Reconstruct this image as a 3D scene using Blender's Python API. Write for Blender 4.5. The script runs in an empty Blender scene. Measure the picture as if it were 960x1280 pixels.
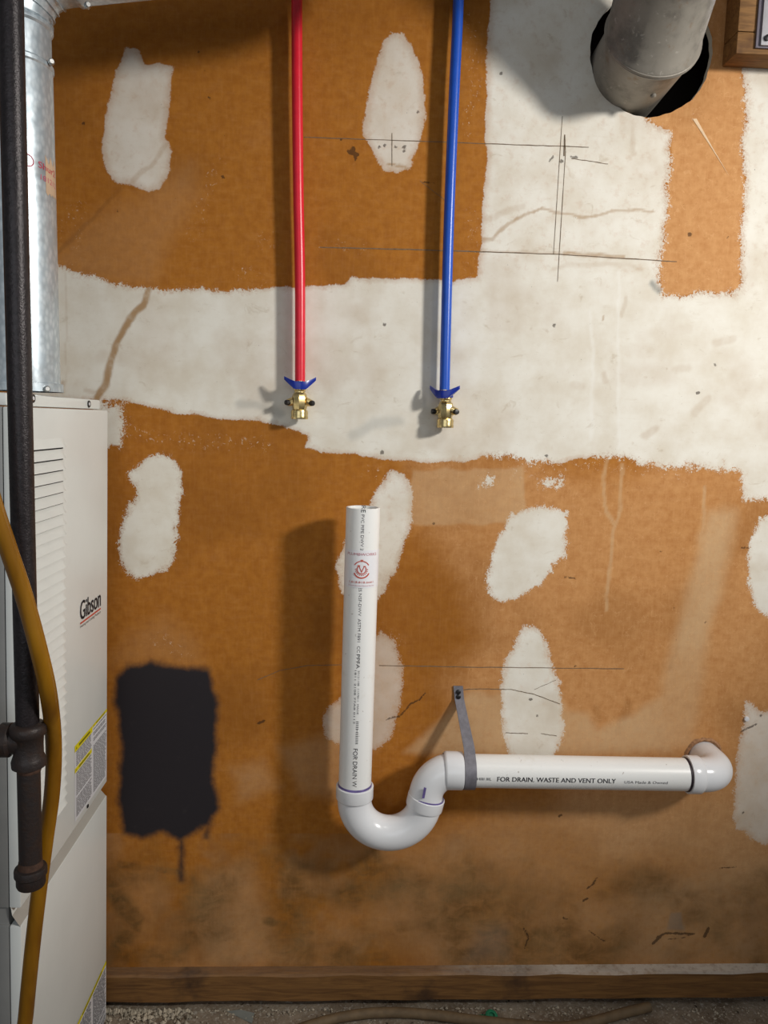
import bpy, bmesh, math, random
import numpy as np
from mathutils import Vector, Matrix
random.seed(7); np.random.seed(7)
sc = bpy.context.scene
COL = sc.collection
PI = math.pi

# ------------------------------------------------------------------ camera
F = 950.0                                   # focal length in pixels of the 960x1280 frame
CAM = np.array([0.0, -1.42, 1.172])
_d = np.array([440 - 480, 640 - 525, -F]); _d /= np.linalg.norm(_d)      # wall normal direction seen by the camera
_x = np.array([1, -0.026, 0.0]); _x -= _x.dot(_d) * _d; _x /= np.linalg.norm(_x)
_z = np.cross(_x, _d)
R = np.array([_x, _d, _z])                  # camera -> world
cam = bpy.data.cameras.new('camera'); cam.sensor_fit = 'VERTICAL'; cam.sensor_height = 24.0
cam.lens = F * 24.0 / 1280.0; cam.clip_start = 0.02
camo = bpy.data.objects.new('camera', cam); COL.objects.link(camo)
M4 = Matrix([[*R[0], CAM[0]], [*R[1], CAM[1]], [*R[2], CAM[2]], [0, 0, 0, 1]])
camo.matrix_world = M4
sc.camera = camo

# ------------------------------------------------------------------ light
w = bpy.data.worlds.new('world'); sc.world = w; w.use_nodes = True
bg = w.node_tree.nodes['Background']; bg.inputs[0].default_value = (0.95, 0.97, 1.0, 1); bg.inputs[1].default_value = 0.15
def lamp(name, kind, loc, energy, color, **kw):
    l = bpy.data.lights.new(name, kind); l.energy = energy; l.color = color
    for k, v in kw.items(): setattr(l, k, v)
    o = bpy.data.objects.new(name, l); COL.objects.link(o); o.location = loc
    return o
key = lamp('work_lamp', 'SPOT', (1.85, -1.5, 2.0), 208.0, (1.0, 0.965, 0.905), shadow_soft_size=0.13, spot_size=math.radians(60), spot_blend=1.0)
key.rotation_euler = (Vector((0.16, 0, 1.20)) - key.location).to_track_quat('-Z', 'Y').to_euler()
ceil = lamp('ceiling_lamp', 'SPOT', (0.8, -1.2, 2.42), 12.0, (1.0, 0.96, 0.90), shadow_soft_size=0.09, spot_size=math.radians(150), spot_blend=1.0)
day = lamp('garage_door_daylight', 'AREA', (-0.5, -3.6, 1.6), 16.0, (0.86, 0.94, 1.0), shape='RECTANGLE', size=2.4, size_y=1.6)
day.rotation_euler = (math.radians(88), 0, math.radians(-6))
sc.view_settings.view_transform = 'Standard'; sc.view_settings.look = 'None'
sc.view_settings.exposure = 0.0; sc.view_settings.gamma = 1.0; sc.view_settings.use_curve_mapping = False

# ------------------------------------------------------------------ pixel -> place helpers (a pixel is a direction; the touched plane gives distance)
def ray(px, py): return R @ np.array([(px - 480) / F, -(py - 640) / F, -1.0])
def pt(px, py, y=0.0):
    r = ray(px, py); return Vector(CAM + r * ((y - CAM[1]) / r[1]))
def ptz(px, py, z):
    r = ray(px, py); return Vector(CAM + r * ((z - CAM[2]) / r[2]))
def ptx(px, py, x):
    r = ray(px, py); return Vector(CAM + r * ((x - CAM[0]) / r[0]))

# ------------------------------------------------------------------ materials
MATS = {}
def srgb(r, g, b):
    f = lambda c: (c / 12.92 if c <= .04045 else ((c + .055) / 1.055) ** 2.4)
    return (f(r / 255), f(g / 255), f(b / 255), 1)
class NT:
    def __init__(s, name):
        s.m = bpy.data.materials.new(name); s.m.use_nodes = True
        s.t = s.m.node_tree; s.b = s.t.nodes['Principled BSDF']
        s.co = s.n('ShaderNodeTexCoord').outputs['Object']
    def n(s, typ, **kw):
        nd = s.t.nodes.new(typ)
        for k, v in kw.items(): setattr(nd, k, v)
        return nd
    def link(s, a, b): s.t.links.new(a, b)
    def put(s, sock, v):
        if hasattr(v, 'is_output'): s.link(v, sock)
        else: sock.default_value = v
    def math(s, op, a, b=0.0, c=0.0, clamp=False):
        nd = s.n('ShaderNodeMath', operation=op, use_clamp=clamp)
        for i, v in enumerate((a, b, c)): s.put(nd.inputs[i], v)
        return nd.outputs[0]
    def mix(s, f, a, b):
        nd = s.n('ShaderNodeMix', data_type='RGBA'); s.put(nd.inputs[0], f); s.put(nd.inputs[6], a); s.put(nd.inputs[7], b)
        return nd.outputs[2]
    def scale(s, v):
        nd = s.n('ShaderNodeMapping'); s.link(s.co, nd.inputs[0]); nd.inputs['Scale'].default_value = v
        return nd.outputs[0]
    def noise(s, sc_, detail=3.0, rough=.55, vec=None, dist=0.0):
        nd = s.n('ShaderNodeTexNoise'); s.link(vec or s.co, nd.inputs['Vector'])
        nd.inputs['Scale'].default_value = sc_; nd.inputs['Detail'].default_value = detail
        nd.inputs['Roughness'].default_value = rough; nd.inputs['Distortion'].default_value = dist
        return nd.outputs['Fac']
    def ss(s, v, lo, hi, a=0.0, b=1.0):
        nd = s.n('ShaderNodeMapRange', interpolation_type='SMOOTHSTEP'); s.put(nd.inputs[0], v)
        for i, q in enumerate((lo, hi, a, b)): s.put(nd.inputs[i + 1], q)
        return nd.outputs[0]
    def attr(s, name): return s.n('ShaderNodeAttribute', attribute_name=name).outputs['Fac']
    def bump(s, h, strength=.3, dist=.001):
        nd = s.n('ShaderNodeBump'); nd.inputs['Strength'].default_value = strength; nd.inputs['Distance'].default_value = dist
        s.link(h, nd.inputs['Height']); s.link(nd.outputs[0], s.b.inputs['Normal'])
    def set(s, **kw):
        for k, v in kw.items(): s.put(s.b.inputs[k.replace('_', ' ')], v)
        return s
def simple(name, col, rough=.5, metal=0.0, var=.12, scale_=40, dark=None, bump=0.0, spec=.5, stretch=None):
    if name in MATS: return MATS[name]
    t = NT(name); v = t.scale(stretch) if stretch else None
    f = t.ss(t.noise(scale_, 4, .6, v), .35, .7)
    d = dark or tuple(c * (1 - var) for c in col[:3]) + (1,)
    t.set(Base_Color=t.mix(f, col, d), Roughness=rough, Metallic=metal)
    t.b.inputs['Specular IOR Level'].default_value = spec
    if bump: t.bump(t.noise(scale_ * 3, 4), bump, .001)
    MATS[name] = t.m; return t.m

pvc_mat = None
def make_pvc():
    t = NT('white_pvc')
    dirt = t.ss(t.noise(26, 5, .65), .58, .80); spot = t.ss(t.noise(120, 2), .70, .76)
    c = t.mix(t.math('MULTIPLY', dirt, .35), srgb(238, 238, 236), srgb(205, 194, 174))
    c = t.mix(t.math('MULTIPLY', spot, .45), c, srgb(120, 100, 80))
    t.set(Base_Color=c, Roughness=.33); return t.m
PVC = make_pvc()
PVCF = simple('white_pvc_fitting', srgb(232, 233, 236), .22, 0, .03, 10)
PRIMER = simple('purple_primer', srgb(105, 92, 150), .4, 0, .3, 60)
INK = simple('black_ink', srgb(52, 50, 56), .6, 0, .3, 200)
INKG = simple('grey_ink', srgb(110, 108, 112), .6, 0, .3, 200)
REDINK = simple('red_ink', srgb(200, 84, 66), .6, 0, .2, 200)
PINKINK = simple('pink_ink', srgb(196, 120, 132), .6, 0, .2, 200)
STICK = simple('sticker_film', srgb(236, 236, 240), .3, 0, .04, 80)
REDPEX = simple('red_pex', srgb(226, 28, 52), .32, 0, .1, 60)
BLUEPEX = simple('blue_pex', srgb(22, 82, 190), .32, 0, .1, 60)
BLUEH = simple('blue_handle_paint', srgb(16, 44, 150), .25, 0, .2, 80)
BRASS = simple('brass', srgb(230, 206, 148), .28, 1.0, .3, 120)
BLACKSC = simple('black_screw', srgb(24, 22, 24), .45, 0, .3, 100)
DARK = simple('dark_void', srgb(10, 10, 10), .9, 0, .1, 20)
STRAP = simple('grey_strap', srgb(128, 126, 134), .55, .2, .25, 90, bump=.15)
IRON = simple('black_iron', srgb(52, 46, 48), .36, .35, .45, 140, bump=.5)
IRONF = simple('black_iron_fitting', srgb(50, 43, 42), .48, .25, .4, 90, dark=srgb(58, 44, 38), bump=.6)
RUST = simple('rusty_thread', srgb(84, 58, 44), .8, .1, .4, 140, bump=.4)
HOSE = simple('amber_hose', srgb(158, 110, 22), .22, 0, .25, 14, dark=srgb(112, 70, 12), stretch=(1, 1, .25))
FURN = simple('furnace_enamel', srgb(226, 229, 226), .38, 0, .05, 6)
FURNL = simple('furnace_ledge', srgb(176, 172, 164), .45, 0, .08, 12)
FURNB = simple('furnace_side', srgb(150, 150, 148), .45, .2, .12, 9)
LABW = simple('label_white', srgb(226, 226, 230), .4, 0, .04, 50)
LABY = simple('label_yellow', srgb(232, 218, 20), .4, 0, .06, 60)
STEEL = simple('bright_screw_steel', srgb(190, 190, 188), .3, 1.0, .2, 80)
CRUMB = simple('plaster_crumb', srgb(186, 174, 154), .9, 0, .5, 60)
GREENP = simple('green_plastic', srgb(38, 128, 92), .4, 0, .2, 80)
FHOSE = simple('dusty_hose', srgb(112, 92, 66), .7, 0, .3, 50, bump=.2)
PENCIL = simple('pencil_graphite', srgb(122, 102, 80), .8, 0, .4, 150)
LAMPBOX = simple('painted_steel_box', srgb(190, 188, 192), .35, .6, .15, 30)
def make_galv():
    t = NT('galvanized_steel')
    v = t.n('ShaderNodeTexVoronoi'); t.link(t.scale((1, 1, .6)), v.inputs['Vector']); v.inputs['Scale'].default_value = 160
    sp = t.ss(v.outputs['Distance'], .1, .8)
    c = t.mix(sp, srgb(212, 222, 228), srgb(184, 196, 204))
    c = t.mix(t.ss(t.noise(18, 4), .5, .8), c, srgb(150, 156, 160))
    t.set(Base_Color=c, Metallic=.5, Roughness=t.ss(t.noise(60, 3), .3, .7, .28, .42)); return t.m
GALV = make_galv()
def make_flue():
    t = NT('dusty_flue_steel')
    f = t.ss(t.noise(16, 6, .65), .42, .68); g = t.ss(t.noise(34, 5, .7, t.scale((1, 1, .35))), .58, .74)
    k = t.ss(t.noise(90, 3), .64, .72)
    c = t.mix(f, srgb(146, 140, 130), srgb(112, 107, 99))
    c = t.mix(t.math('MULTIPLY', g, .55), c, srgb(128, 96, 62)); c = t.mix(t.math('MULTIPLY', k, .6), c, srgb(176, 170, 160))
    t.set(Base_Color=c, Metallic=.35, Roughness=.5); t.bump(t.noise(50, 4), .2, .002); return t.m
FLUE = make_flue()
def make_wood(name, a, b, c, stretch=(3, 30, 30), dusty=0.0):
    t = NT(name); v = t.scale(stretch)
    g = t.noise(4, 6, .65, v, 1.2); col = t.mix(t.ss(g, .3, .7), a, b)
    col = t.mix(t.ss(t.noise(9, 4, .6), .55, .75), col, c)
    if dusty:
        nrm = t.n('ShaderNodeNewGeometry').outputs['Normal']; sp = t.n('ShaderNodeSeparateXYZ'); t.link(nrm, sp.inputs[0])
        up = t.ss(sp.outputs['Z'], .6, .95)
        xs = t.n('ShaderNodeSeparateXYZ'); t.link(t.co, xs.inputs[0])
        amt = t.ss(t.math('ADD', xs.outputs['X'], t.math('MULTIPLY', t.noise(7, 4), .5)), .35, 1.0, .06, dusty)
        sp2 = t.ss(t.noise(70, 4, .7), .3, .55, .55, 1.0)
        col = t.mix(t.math('MULTIPLY', t.math('MULTIPLY', up, amt), sp2), col, srgb(214, 206, 194))
    t.set(Base_Color=col, Roughness=.75); t.bump(g, .25, .002); return t.m
PLATE = make_wood('sill_wood', srgb(132, 92, 46), srgb(98, 64, 28), srgb(66, 42, 20), stretch=(2.2, 26, 26), dusty=1.0)
FRAMEW = make_wood('frame_wood', srgb(150, 108, 58), srgb(112, 76, 36), srgb(86, 54, 24))
def make_floor():
    t = NT('dirty_concrete')
    f = t.ss(t.noise(14, 6, .7), .35, .7); g = t.ss(t.noise(110, 4, .7), .5, .72)
    c = t.mix(f, srgb(146, 132, 114), srgb(104, 88, 70)); c = t.mix(g, c, srgb(176, 168, 156))
    c = t.mix(t.ss(t.noise(60, 3), .66, .72), c, srgb(60, 48, 36))
    t.set(Base_Color=c, Roughness=.9); t.bump(t.noise(90, 5, .7), .9, .004); return t.m
FLOOR = make_floor()

# ------------------------------------------------------------------ mesh builder
BASE = {}
class MB:
    def __init__(s): s.v = []; s.f = []
    def add(s, verts, faces):
        o = len(s.v); s.v += [Vector(p) for p in verts]; s.f += [tuple(i + o for i in f) for f in faces]; return s
    def box(s, lo, hi):
        x0, y0, z0 = lo; x1, y1, z1 = hi
        return s.add([(x0,y0,z0),(x1,y0,z0),(x1,y1,z0),(x0,y1,z0),(x0,y0,z1),(x1,y0,z1),(x1,y1,z1),(x0,y1,z1)],
                     [(0,3,2,1),(4,5,6,7),(0,1,5,4),(1,2,6,5),(2,3,7,6),(3,0,4,7)])
    def bbox(s, lo, hi, b=.002):                 # box with chamfered edges
        bm = bmesh.new(); bmesh.ops.create_cube(bm, size=1)
        lo = Vector(lo); hi = Vector(hi)
        for v in bm.verts: v.co = Vector(((v.co[i] + .5) * (hi[i] - lo[i]) + lo[i]) for i in range(3))
        bmesh.ops.bevel(bm, geom=list(bm.edges), offset=b, segments=2, affect='EDGES', profile=.6)
        bm.verts.index_update()
        s.add([v.co.copy() for v in bm.verts], [[q.index for q in f.verts] for f in bm.faces]); bm.free(); return s
    def tube(s, path, rad, seg=20, cap=(True, True), up=None):
        path = [Vector(p) for p in path]; n = len(path)
        rads = rad if hasattr(rad, '__len__') else [rad] * n
        tan = []
        for i in range(n):
            a = path[max(i - 1, 0)]; b = path[min(i + 1, n - 1)]; d = b - a
            if d.length < 1e-9: d = tan[-1] if tan else Vector((0, 0, 1))
            tan.append(d.normalized())
        ref = Vector(up) if up else (Vector((1, 0, 0)) if abs(tan[0].x) < .8 else Vector((0, 0, 1)))
        u = (ref - tan[0] * ref.dot(tan[0])).normalized(); o = len(s.v)
        for i in range(n):
            u = (u - tan[i] * u.dot(tan[i])).normalized(); w_ = tan[i].cross(u)
            for k in range(seg):
                a = 2 * PI * k / seg; s.v.append(path[i] + (u * math.cos(a) + w_ * math.sin(a)) * rads[i])
        for i in range(n - 1):
            for k in range(seg):
                k2 = (k + 1) % seg
                s.f.append((o + i * seg + k, o + i * seg + k2, o + (i + 1) * seg + k2, o + (i + 1) * seg + k))
        if cap[0]: s.f.append(tuple(o + k for k in reversed(range(seg))))
        if cap[1]: s.f.append(tuple(o + (n - 1) * seg + k for k in range(seg)))
        return s
    def lathe(s, prof, org, axis=(0, 0, 1), seg=28, cap=(True, True)):      # prof = [(radius, height)]
        org = Vector(org); ax = Vector(axis).normalized()
        ref = Vector((1, 0, 0)) if abs(ax.x) < .8 else Vector((0, 0, 1))
        u = (ref - ax * ref.dot(ax)).normalized(); w_ = ax.cross(u); o = len(s.v); n = len(prof)
        for r, h in prof:
            for k in range(seg):
                a = 2 * PI * k / seg; s.v.append(org + ax * h + (u * math.cos(a) + w_ * math.sin(a)) * max(r, 1e-5))
        for i in range(n - 1):
            for k in range(seg):
                k2 = (k + 1) % seg
                s.f.append((o + i * seg + k, o + i * seg + k2, o + (i + 1) * seg + k2, o + (i + 1) * seg + k))
        if cap[0]: s.f.append(tuple(o + k for k in reversed(range(seg))))
        if cap[1]: s.f.append(tuple(o + (n - 1) * seg + k for k in range(seg)))
        return s
    def build(s, name, mat, parent=None, sharp=40, world=True, recalc=False):
        me = bpy.data.meshes.new(name); b = BASE.get(parent, Vector((0, 0, 0))) if (parent and world) else Vector((0, 0, 0))
        me.from_pydata([p - b for p in s.v], [], s.f); me.materials.append(mat)
        if recalc:
            bm = bmesh.new(); bm.from_mesh(me); bmesh.ops.recalc_face_normals(bm, faces=bm.faces); bm.to_mesh(me); bm.free()
        me.shade_smooth(); me.set_sharp_from_angle(angle=math.radians(sharp))
        o = bpy.data.objects.new(name, me); COL.objects.link(o)
        if parent: o.parent = parent; BASE[o] = b
        return o
def tag(o, label=None, cat=None, group=None, kind=None):
    for k, v in (('label', label), ('category', cat), ('group', group), ('kind', kind)):
        if v: o[k] = v
    return o
def thing(name, loc, label, cat, group=None):
    o = bpy.data.objects.new(name, None); COL.objects.link(o); o.location = loc; o.empty_display_size = .05
    BASE[o] = Vector(loc); return tag(o, label, cat, group)
def spline(pts, n=12):
    P = [Vector(p) for p in pts]; P = [P[0] * 2 - P[1]] + P + [P[-1] * 2 - P[-2]]; out = []
    for i in range(1, len(P) - 2):
        for k in range(n):
            t = k / n; a, b, c, d = P[i-1:i+3]
            out.append(.5 * ((2*b) + (c-a)*t + (2*a-5*b+4*c-d)*t*t + (-a+3*b-3*c+d)*t**3))
    out.append(P[-2]); return out
def arc(c, u, v, r, a0, a1, n=14):
    c = Vector(c); u = Vector(u); v = Vector(v)
    return [c + (u * math.cos(a0 + (a1 - a0) * k / n) + v * math.sin(a0 + (a1 - a0) * k / n)) * r for k in range(n + 1)]
def text_mesh(body, h, width=None, spacing=1.0, center=True):
    """flat outline lettering: verts (u,v), faces; h = capital height, width = total width"""
    cu = bpy.data.curves.new('txt', 'FONT'); cu.body = body; cu.size = 1.0; cu.space_character = spacing; cu.resolution_u = 3
    ob = bpy.data.objects.new('txt', cu); COL.objects.link(ob); bpy.context.view_layer.update()
    me = ob.evaluated_get(bpy.context.evaluated_depsgraph_get()).to_mesh()
    V = np.array([v.co[:2] for v in me.vertices]); Fs = [tuple(p.vertices) for p in me.polygons]
    ob.to_mesh_clear(); bpy.data.objects.remove(ob); bpy.data.curves.remove(cu)
    x0, x1 = V[:, 0].min(), V[:, 0].max()
    sy = h / .69; sx = (width / (x1 - x0)) if width else sy
    V[:, 0] = (V[:, 0] - x0) * sx; V[:, 1] *= sy
    return V, Fs
def mapped(mb, V, Fs, fn): mb.add([fn(u, v) for u, v in V], Fs); return mb

# ================================================================== SETTING: wall with its compound, stains and marks
hole_c = pt(814, 66); HR = (pt(889, 72) - pt(738, 72)).length / 2
def polyw(p): return np.array([[q.x, q.z] for q in (pt(a, b) for a, b in p)])
def axis_lines(lo, hi, vlo, vhi, fine, coarse):
    a = list(np.arange(vlo, vhi + 1e-6, fine)); l = list(np.arange(lo, vlo - coarse * .5, coarse)); r = list(np.arange(vhi + coarse, hi, coarse))
    return np.array(l + a + r + [hi])
gx = axis_lines(-1.6, 2.0, -.66, .96, .0032, .06); gz = axis_lines(0.0, 2.5, .04, 1.96, .0032, .06)
GX, GZ = np.meshgrid(gx, gz)
def vnoise(x, z, freq, seed):
    rs = np.random.RandomState(seed); T = rs.rand(64, 64); u = x * freq + 1000; v = z * freq + 1000
    i = np.floor(u).astype(int); j = np.floor(v).astype(int); a = u - i; b = v - j; a = a*a*(3-2*a); b = b*b*(3-2*b)
    g = lambda p, q: T[p % 64, q % 64]
    return g(i,j)*(1-a)*(1-b)+g(i+1,j)*a*(1-b)+g(i,j+1)*(1-a)*b+g(i+1,j+1)*a*b
def fbm(x, z, freq, seed, o=4):
    s = 0; amp = .5; t = 0
    for k in range(o): s = s + amp * vnoise(x, z, freq * 2**k, seed + k); t += amp; amp *= .5
    return s / t
WX = GX + (fbm(GX, GZ, 28, 3) - .5) * .012; WZ = GZ + (fbm(GX, GZ, 28, 11) - .5) * .012
def sdpoly(P, X, Z):                              # signed distance, positive inside
    d2 = np.full(X.shape, 1e9); ins = np.zeros(X.shape, bool); n = len(P)
    for i in range(n):
        ax, az = P[i]; bx, bz = P[(i + 1) % n]; ex, ez = bx - ax, bz - az
        t = np.clip(((X - ax) * ex + (Z - az) * ez) / (ex*ex + ez*ez + 1e-12), 0, 1)
        d2 = np.minimum(d2, (X - ax - ex*t)**2 + (Z - az - ez*t)**2)
        if abs(ez) > 1e-9:
            c = (az > Z) != (bz > Z); ins ^= c & (X < (Z - az) / ez * ex + ax)
    return np.where(ins, 1, -1) * np.sqrt(d2)
def near(P, m=.08):
    return (GX > P[:,0].min()-m) & (GX < P[:,0].max()+m) & (GZ > P[:,1].min()-m) & (GZ < P[:,1].max()+m)
def sdp(px, warp=True):
    P = polyw(px); out = np.full(GX.shape, -.08); k = near(P)
    out[k] = sdpoly(P, (WX if warp else GX)[k], (WZ if warp else GZ)[k]); return np.clip(out, -.08, .08)
def sdline(px, warp=True):                        # distance to an open polyline
    P = polyw(px); out = np.full(GX.shape, .08); k = near(P, .06); X = (WX if warp else GX)[k]; Z = (WZ if warp else GZ)[k]; d2 = np.full(X.shape, 1e9)
    for (ax, az), (bx, bz) in zip(P[:-1], P[1:]):
        ex, ez = bx - ax, bz - az; t = np.clip(((X-ax)*ex + (Z-az)*ez) / (ex*ex + ez*ez + 1e-12), 0, 1)
        d2 = np.minimum(d2, (X-ax-ex*t)**2 + (Z-az-ez*t)**2)
    out[k] = np.sqrt(d2); return out
def sstep(v, a, b):
    t = np.clip((v - a) / (b - a), 0, 1); return t*t*(3-2*t)
big = sdp([(40,325),(85,334),(110,345),(160,356),(215,362),(300,362),(385,357),(428,356),(436,346),(500,348),(560,352),(597,345),(600,320),(603,280),
           (607,200),(608,120),(610,60),(613,0),(620,-400),(1500,-400),(1500,640),(965,626),(930,624),(926,590),(850,583),(800,580),(790,571),(740,573),(700,578),(660,581),
           (635,570),(600,573),(560,578),(480,574),(430,568),(381,560),(386,545),(345,530),(280,524),(215,515),(160,505),(135,500),(40,500)])
bare = sdp([(812,152),(838,166),(838,200),(835,240),(832,300),(824,335),(830,369),(880,366),(925,362),(925,300),(930,230),(928,180),(934,130),(928,95),(940,-400),(800,-400),(800,100)])
joint = np.minimum(big, -bare); opac = np.full(GX.shape, .97); rag = np.full(GX.shape, .25)
rag = np.maximum(rag, sstep(-np.abs(bare), -.03, -.005)); 
for (a, b, rr) in [((610,560),(690,600),1.6),((740,560),(960,600),1.4),((920,585),(960,640),1.2),((60,320),(330,375),.8),((130,495),(165,560),1.0),((800,300),(960,380),1.2),((590,90),(620,350),.2)]:
    P = polyw([(a[0],a[1]),(b[0],a[1]),(b[0],b[1]),(a[0],b[1])]); rag = np.maximum(rag, rr * sstep(sdpoly(P, GX, GZ), -.02, .02))
opac = opac - .12 * sstep(GZ, 1.40, 1.47) - .03
patches = [
 ([(158,60),(175,62),(183,80),(200,78),(218,82),(214,110),(210,150),(208,172),(215,190),(212,215),(200,235),(185,240),(165,230),(145,228),(133,215),(128,190),(130,150),(138,120),(145,90)], .70, .25),
 ([(488,40),(505,42),(515,60),(525,85),(531,120),(529,160),(522,190),(513,210),(495,217),(478,212),(470,195),(455,170),(453,155),(462,120),(470,80),(478,55)], .70, .3),
 ([(180,575),(205,567),(220,575),(228,595),(225,625),(222,660),(220,700),(210,710),(190,722),(170,725),(152,712),(146,680),(150,655),(165,630),(172,610),(160,600),(158,590)], .95, .8),
 ([(490,588),(505,595),(515,615),(515,650),(505,690),(490,720),(474,750),(440,752),(425,735),(420,700),(430,680),(455,650),(470,615)], .80, .6),
 ([(640,642),(665,632),(690,632),(708,640),(710,670),(705,695),(690,708),(678,730),(650,748),(625,752),(612,745),(607,725),(612,700),(625,672)], 1.0, .8),
 ([(655,783),(675,790),(685,810),(695,840),(703,870),(704,900),(700,935),(690,955),(640,955),(630,925),(626,890),(627,850),(635,820)], .88, .7),
 ([(478,788),(495,800),(503,830),(503,870),(495,900),(490,920),(470,936),(430,935),(405,920),(402,895),(415,880),(440,860),(460,800)], .50, .6),
 ([(975,640),(948,648),(934,680),(935,730),(945,760),(965,775),(1010,785),(1030,640)], 1.0, .9),
 ([(932,873),(950,890),(1010,885),(1010,1060),(945,1054),(920,1035),(916,1000),(925,930)], .62, .7),
 ([(120,500),(150,508),(160,530),(150,556),(120,562)], .9, 1.6),
 ([(605,596),(618,596),(616,606),(602,606)], .8, 2.0), ([(678,602),(700,598),(702,606),(680,608)], .9, 2.0), ([(932,592),(990,590),(990,628),(940,622)], .95, 1.6),
]
for px, op, rg in patches:
    s_ = sdp(px); k = s_ > joint; joint = np.where(k, s_, joint); opac = np.where(k & (s_ > -.03), op, opac); rag = np.where(k & (s_ > -.03), rg, rag)
# thin films of wiped compound / dust on the paper
film = np.zeros(GX.shape)
def addfilm(px, amt, soft=.012):
    global film; film = np.maximum(film, amt * sstep(sdp(px), -soft, soft))
addfilm([(515,588),(655,585),(657,655),(500,656)], .42, .003)
addfilm([(885,640),(920,636),(905,720),(885,800),(866,935),(812,935),(835,830),(860,740)], .50, .018)
addfilm([(585,866),(700,868),(708,888),(735,895),(748,915),(765,905),(790,892),(830,868),(842,940),(560,945),(505,942),(560,890)], .55, .012)
addfilm([(130,262),(240,205),(250,240),(215,300),(193,356),(100,350),(60,330),(95,290)], .15, .028)
addfilm([(350,935),(420,915),(470,930),(430,1000),(375,990)], .30, .02)
addfilm([(640,1000),(960,985),(1050,1050),(1050,1220),(560,1220),(440,1160),(520,1050)],   .24, .05)
addfilm([(255,1090),(310,1075),(350,1180),(420,1210),(250,1215),(240,1150)], .34, .03)
addfilm([(135,1090),(200,1085),(215,1120),(190,1180),(135,1190)], .16, .02)
addfilm([(140,830),(165,790),(205,770),(245,800),(250,830)], .12, .03)
addfilm([(290,960),(330,950),(350,985),(300,1000)], .22, .02)
addfilm([(700,1120),(960,1060),(1040,1060),(1040,1215),(720,1210)], .36, .05)
film *= .55 + .9 * fbm(GX, GZ, 9, 40)
bottom = sstep(fbm(GX, GZ, 12, 66), .38, .6) * (GZ < .36); film = np.maximum(film, bottom * .26 * fbm(GX, GZ, 14, 60) * 1.3)
for px in ([(760,575),(752,600),(758,640),(766,656)], [(778,580),(776,630),(768,656),(762,700),(757,765)], [(880,610),(879,660),(876,690)]):
    film = np.maximum(film, .42 * sstep(-sdline(px), -.005, -.002))
# brown staining of the paper
stain = .75 * sstep(fbm(GX, GZ, 5, 80), .5, .75)
def addst(px, amt, w_): 
    global stain; stain = np.maximum(stain, amt * sstep(-sdline(px), -w_, -w_ * .3))
addst([(68,318),(100,288),(140,245),(150,235)], .8, .006); addst([(880,720),(855,790),(838,840)], .6, .006); addst([(785,880),(775,915)], .8, .012); addst([(745,885),(748,900)], .6, .012)
stain = np.maximum(stain, bottom * .9 * sstep(fbm(GX, GZ, 9, 90), .45, .65))
addst([(205,1120),(240,1150),(250,1190)], .5, .03)
low_strip = sdp([(100,1075),(150,1085),(205,1062),(250,1105),(300,1080),(345,1062),(400,1090),(470,1075),(540,1100),(590,1070),(640,1085),(720,1100),(800,1085),(860,1120),(960,1105),(1100,1100),(1100,1300),(100,1300)])
grime_shade = .72 * sstep(low_strip + (fbm(GX, GZ, 16, 205) - .5) * .12, -.045, .045) * sstep(fbm(GX, GZ, 11, 210, 5), .22, .72)      # dirt blotches plus painted darkening for the dim wall foot
for px, a_, w_ in ([[(140,1110),(165,1150),(150,1185)], .8, .035], [[(150,1195),(210,1195),(248,1165),(240,1120)], .55, .036], [[(335,1150),(385,1165)], .7, .018], [[(420,1200),(480,1195)], .6, .02],
                   [[(560,1195),(570,1165),(540,1150),(500,1160)], .5, .022], [[(600,1100),(640,1130)], .4, .03], [[(690,1200),(720,1190)], .6, .014], [[(150,1080),(220,1090)], .6, .014]):
    grime_shade = np.maximum(grime_shade, a_ * sstep(-sdline(px), -w_, -w_*.2) * (.5 + fbm(GX, GZ, 40, 230)))
# stains on top of the compound
cst = np.zeros(GX.shape)
def addc(px, amt, w_):
    global cst; cst = np.maximum(cst, amt * sstep(-sdline(px), -w_, -w_ * .35))
addc([(188,358),(178,380),(160,400),(145,432),(138,455),(133,480),(122,498)], .85, .0085)
addc([(600,300),(616,297),(628,286),(645,274),(662,268),(680,262),(695,265),(712,268),(722,272),(740,270),(765,265),(815,263)], .55, .0035)
addc([(575,300),(600,302),(616,298)], .5, .004); addc([(600,275),(620,272),(640,262),(655,260)], .22, .008)
addc([(705,318),(780,322)], .6, .005); addc([(600,313),(700,317)], .35, .003)
addc([(790,150),(792,195)], .22, .006); addc([(783,370),(778,395)], .22, .005); addc([(690,335),(760,330),(800,335)], .18, .006)
addc([(485,205),(500,207),(512,212)], .7, .003); addc([(165,225),(190,205),(208,180)], .30, .006)
addc([(806,545),(820,535)], .26, .010); addc([(868,515),(885,500)], .20, .011); addc([(800,420),(860,410)], .10, .014); addc([(754,465),(758,478)], .25, .007); addc([(718,482),(728,485)], .16, .010)
addc([(895,430),(918,424)], .2, .010); addc([(845,462),(860,458)], .16, .010); addc([(755,395),(754,400)], .6, .0025)
addc([(108,488),(122,492)], .3, .006); addc([(78,478),(78,490)], .4, .006); addc([(82,340),(83,400),(82,480)], .18, .002)
cst = np.maximum(cst, .16 * sstep(fbm(GX, GZ, 11, 130), .55, .75)); 
drip = np.zeros(GX.shape)
for px in ([(739,390),(740,440),(741,480),(738,550)], [(775,340),(773,420),(772,560)]): drip = np.maximum(drip, sstep(-sdline(px), -.005, -.001))
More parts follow.
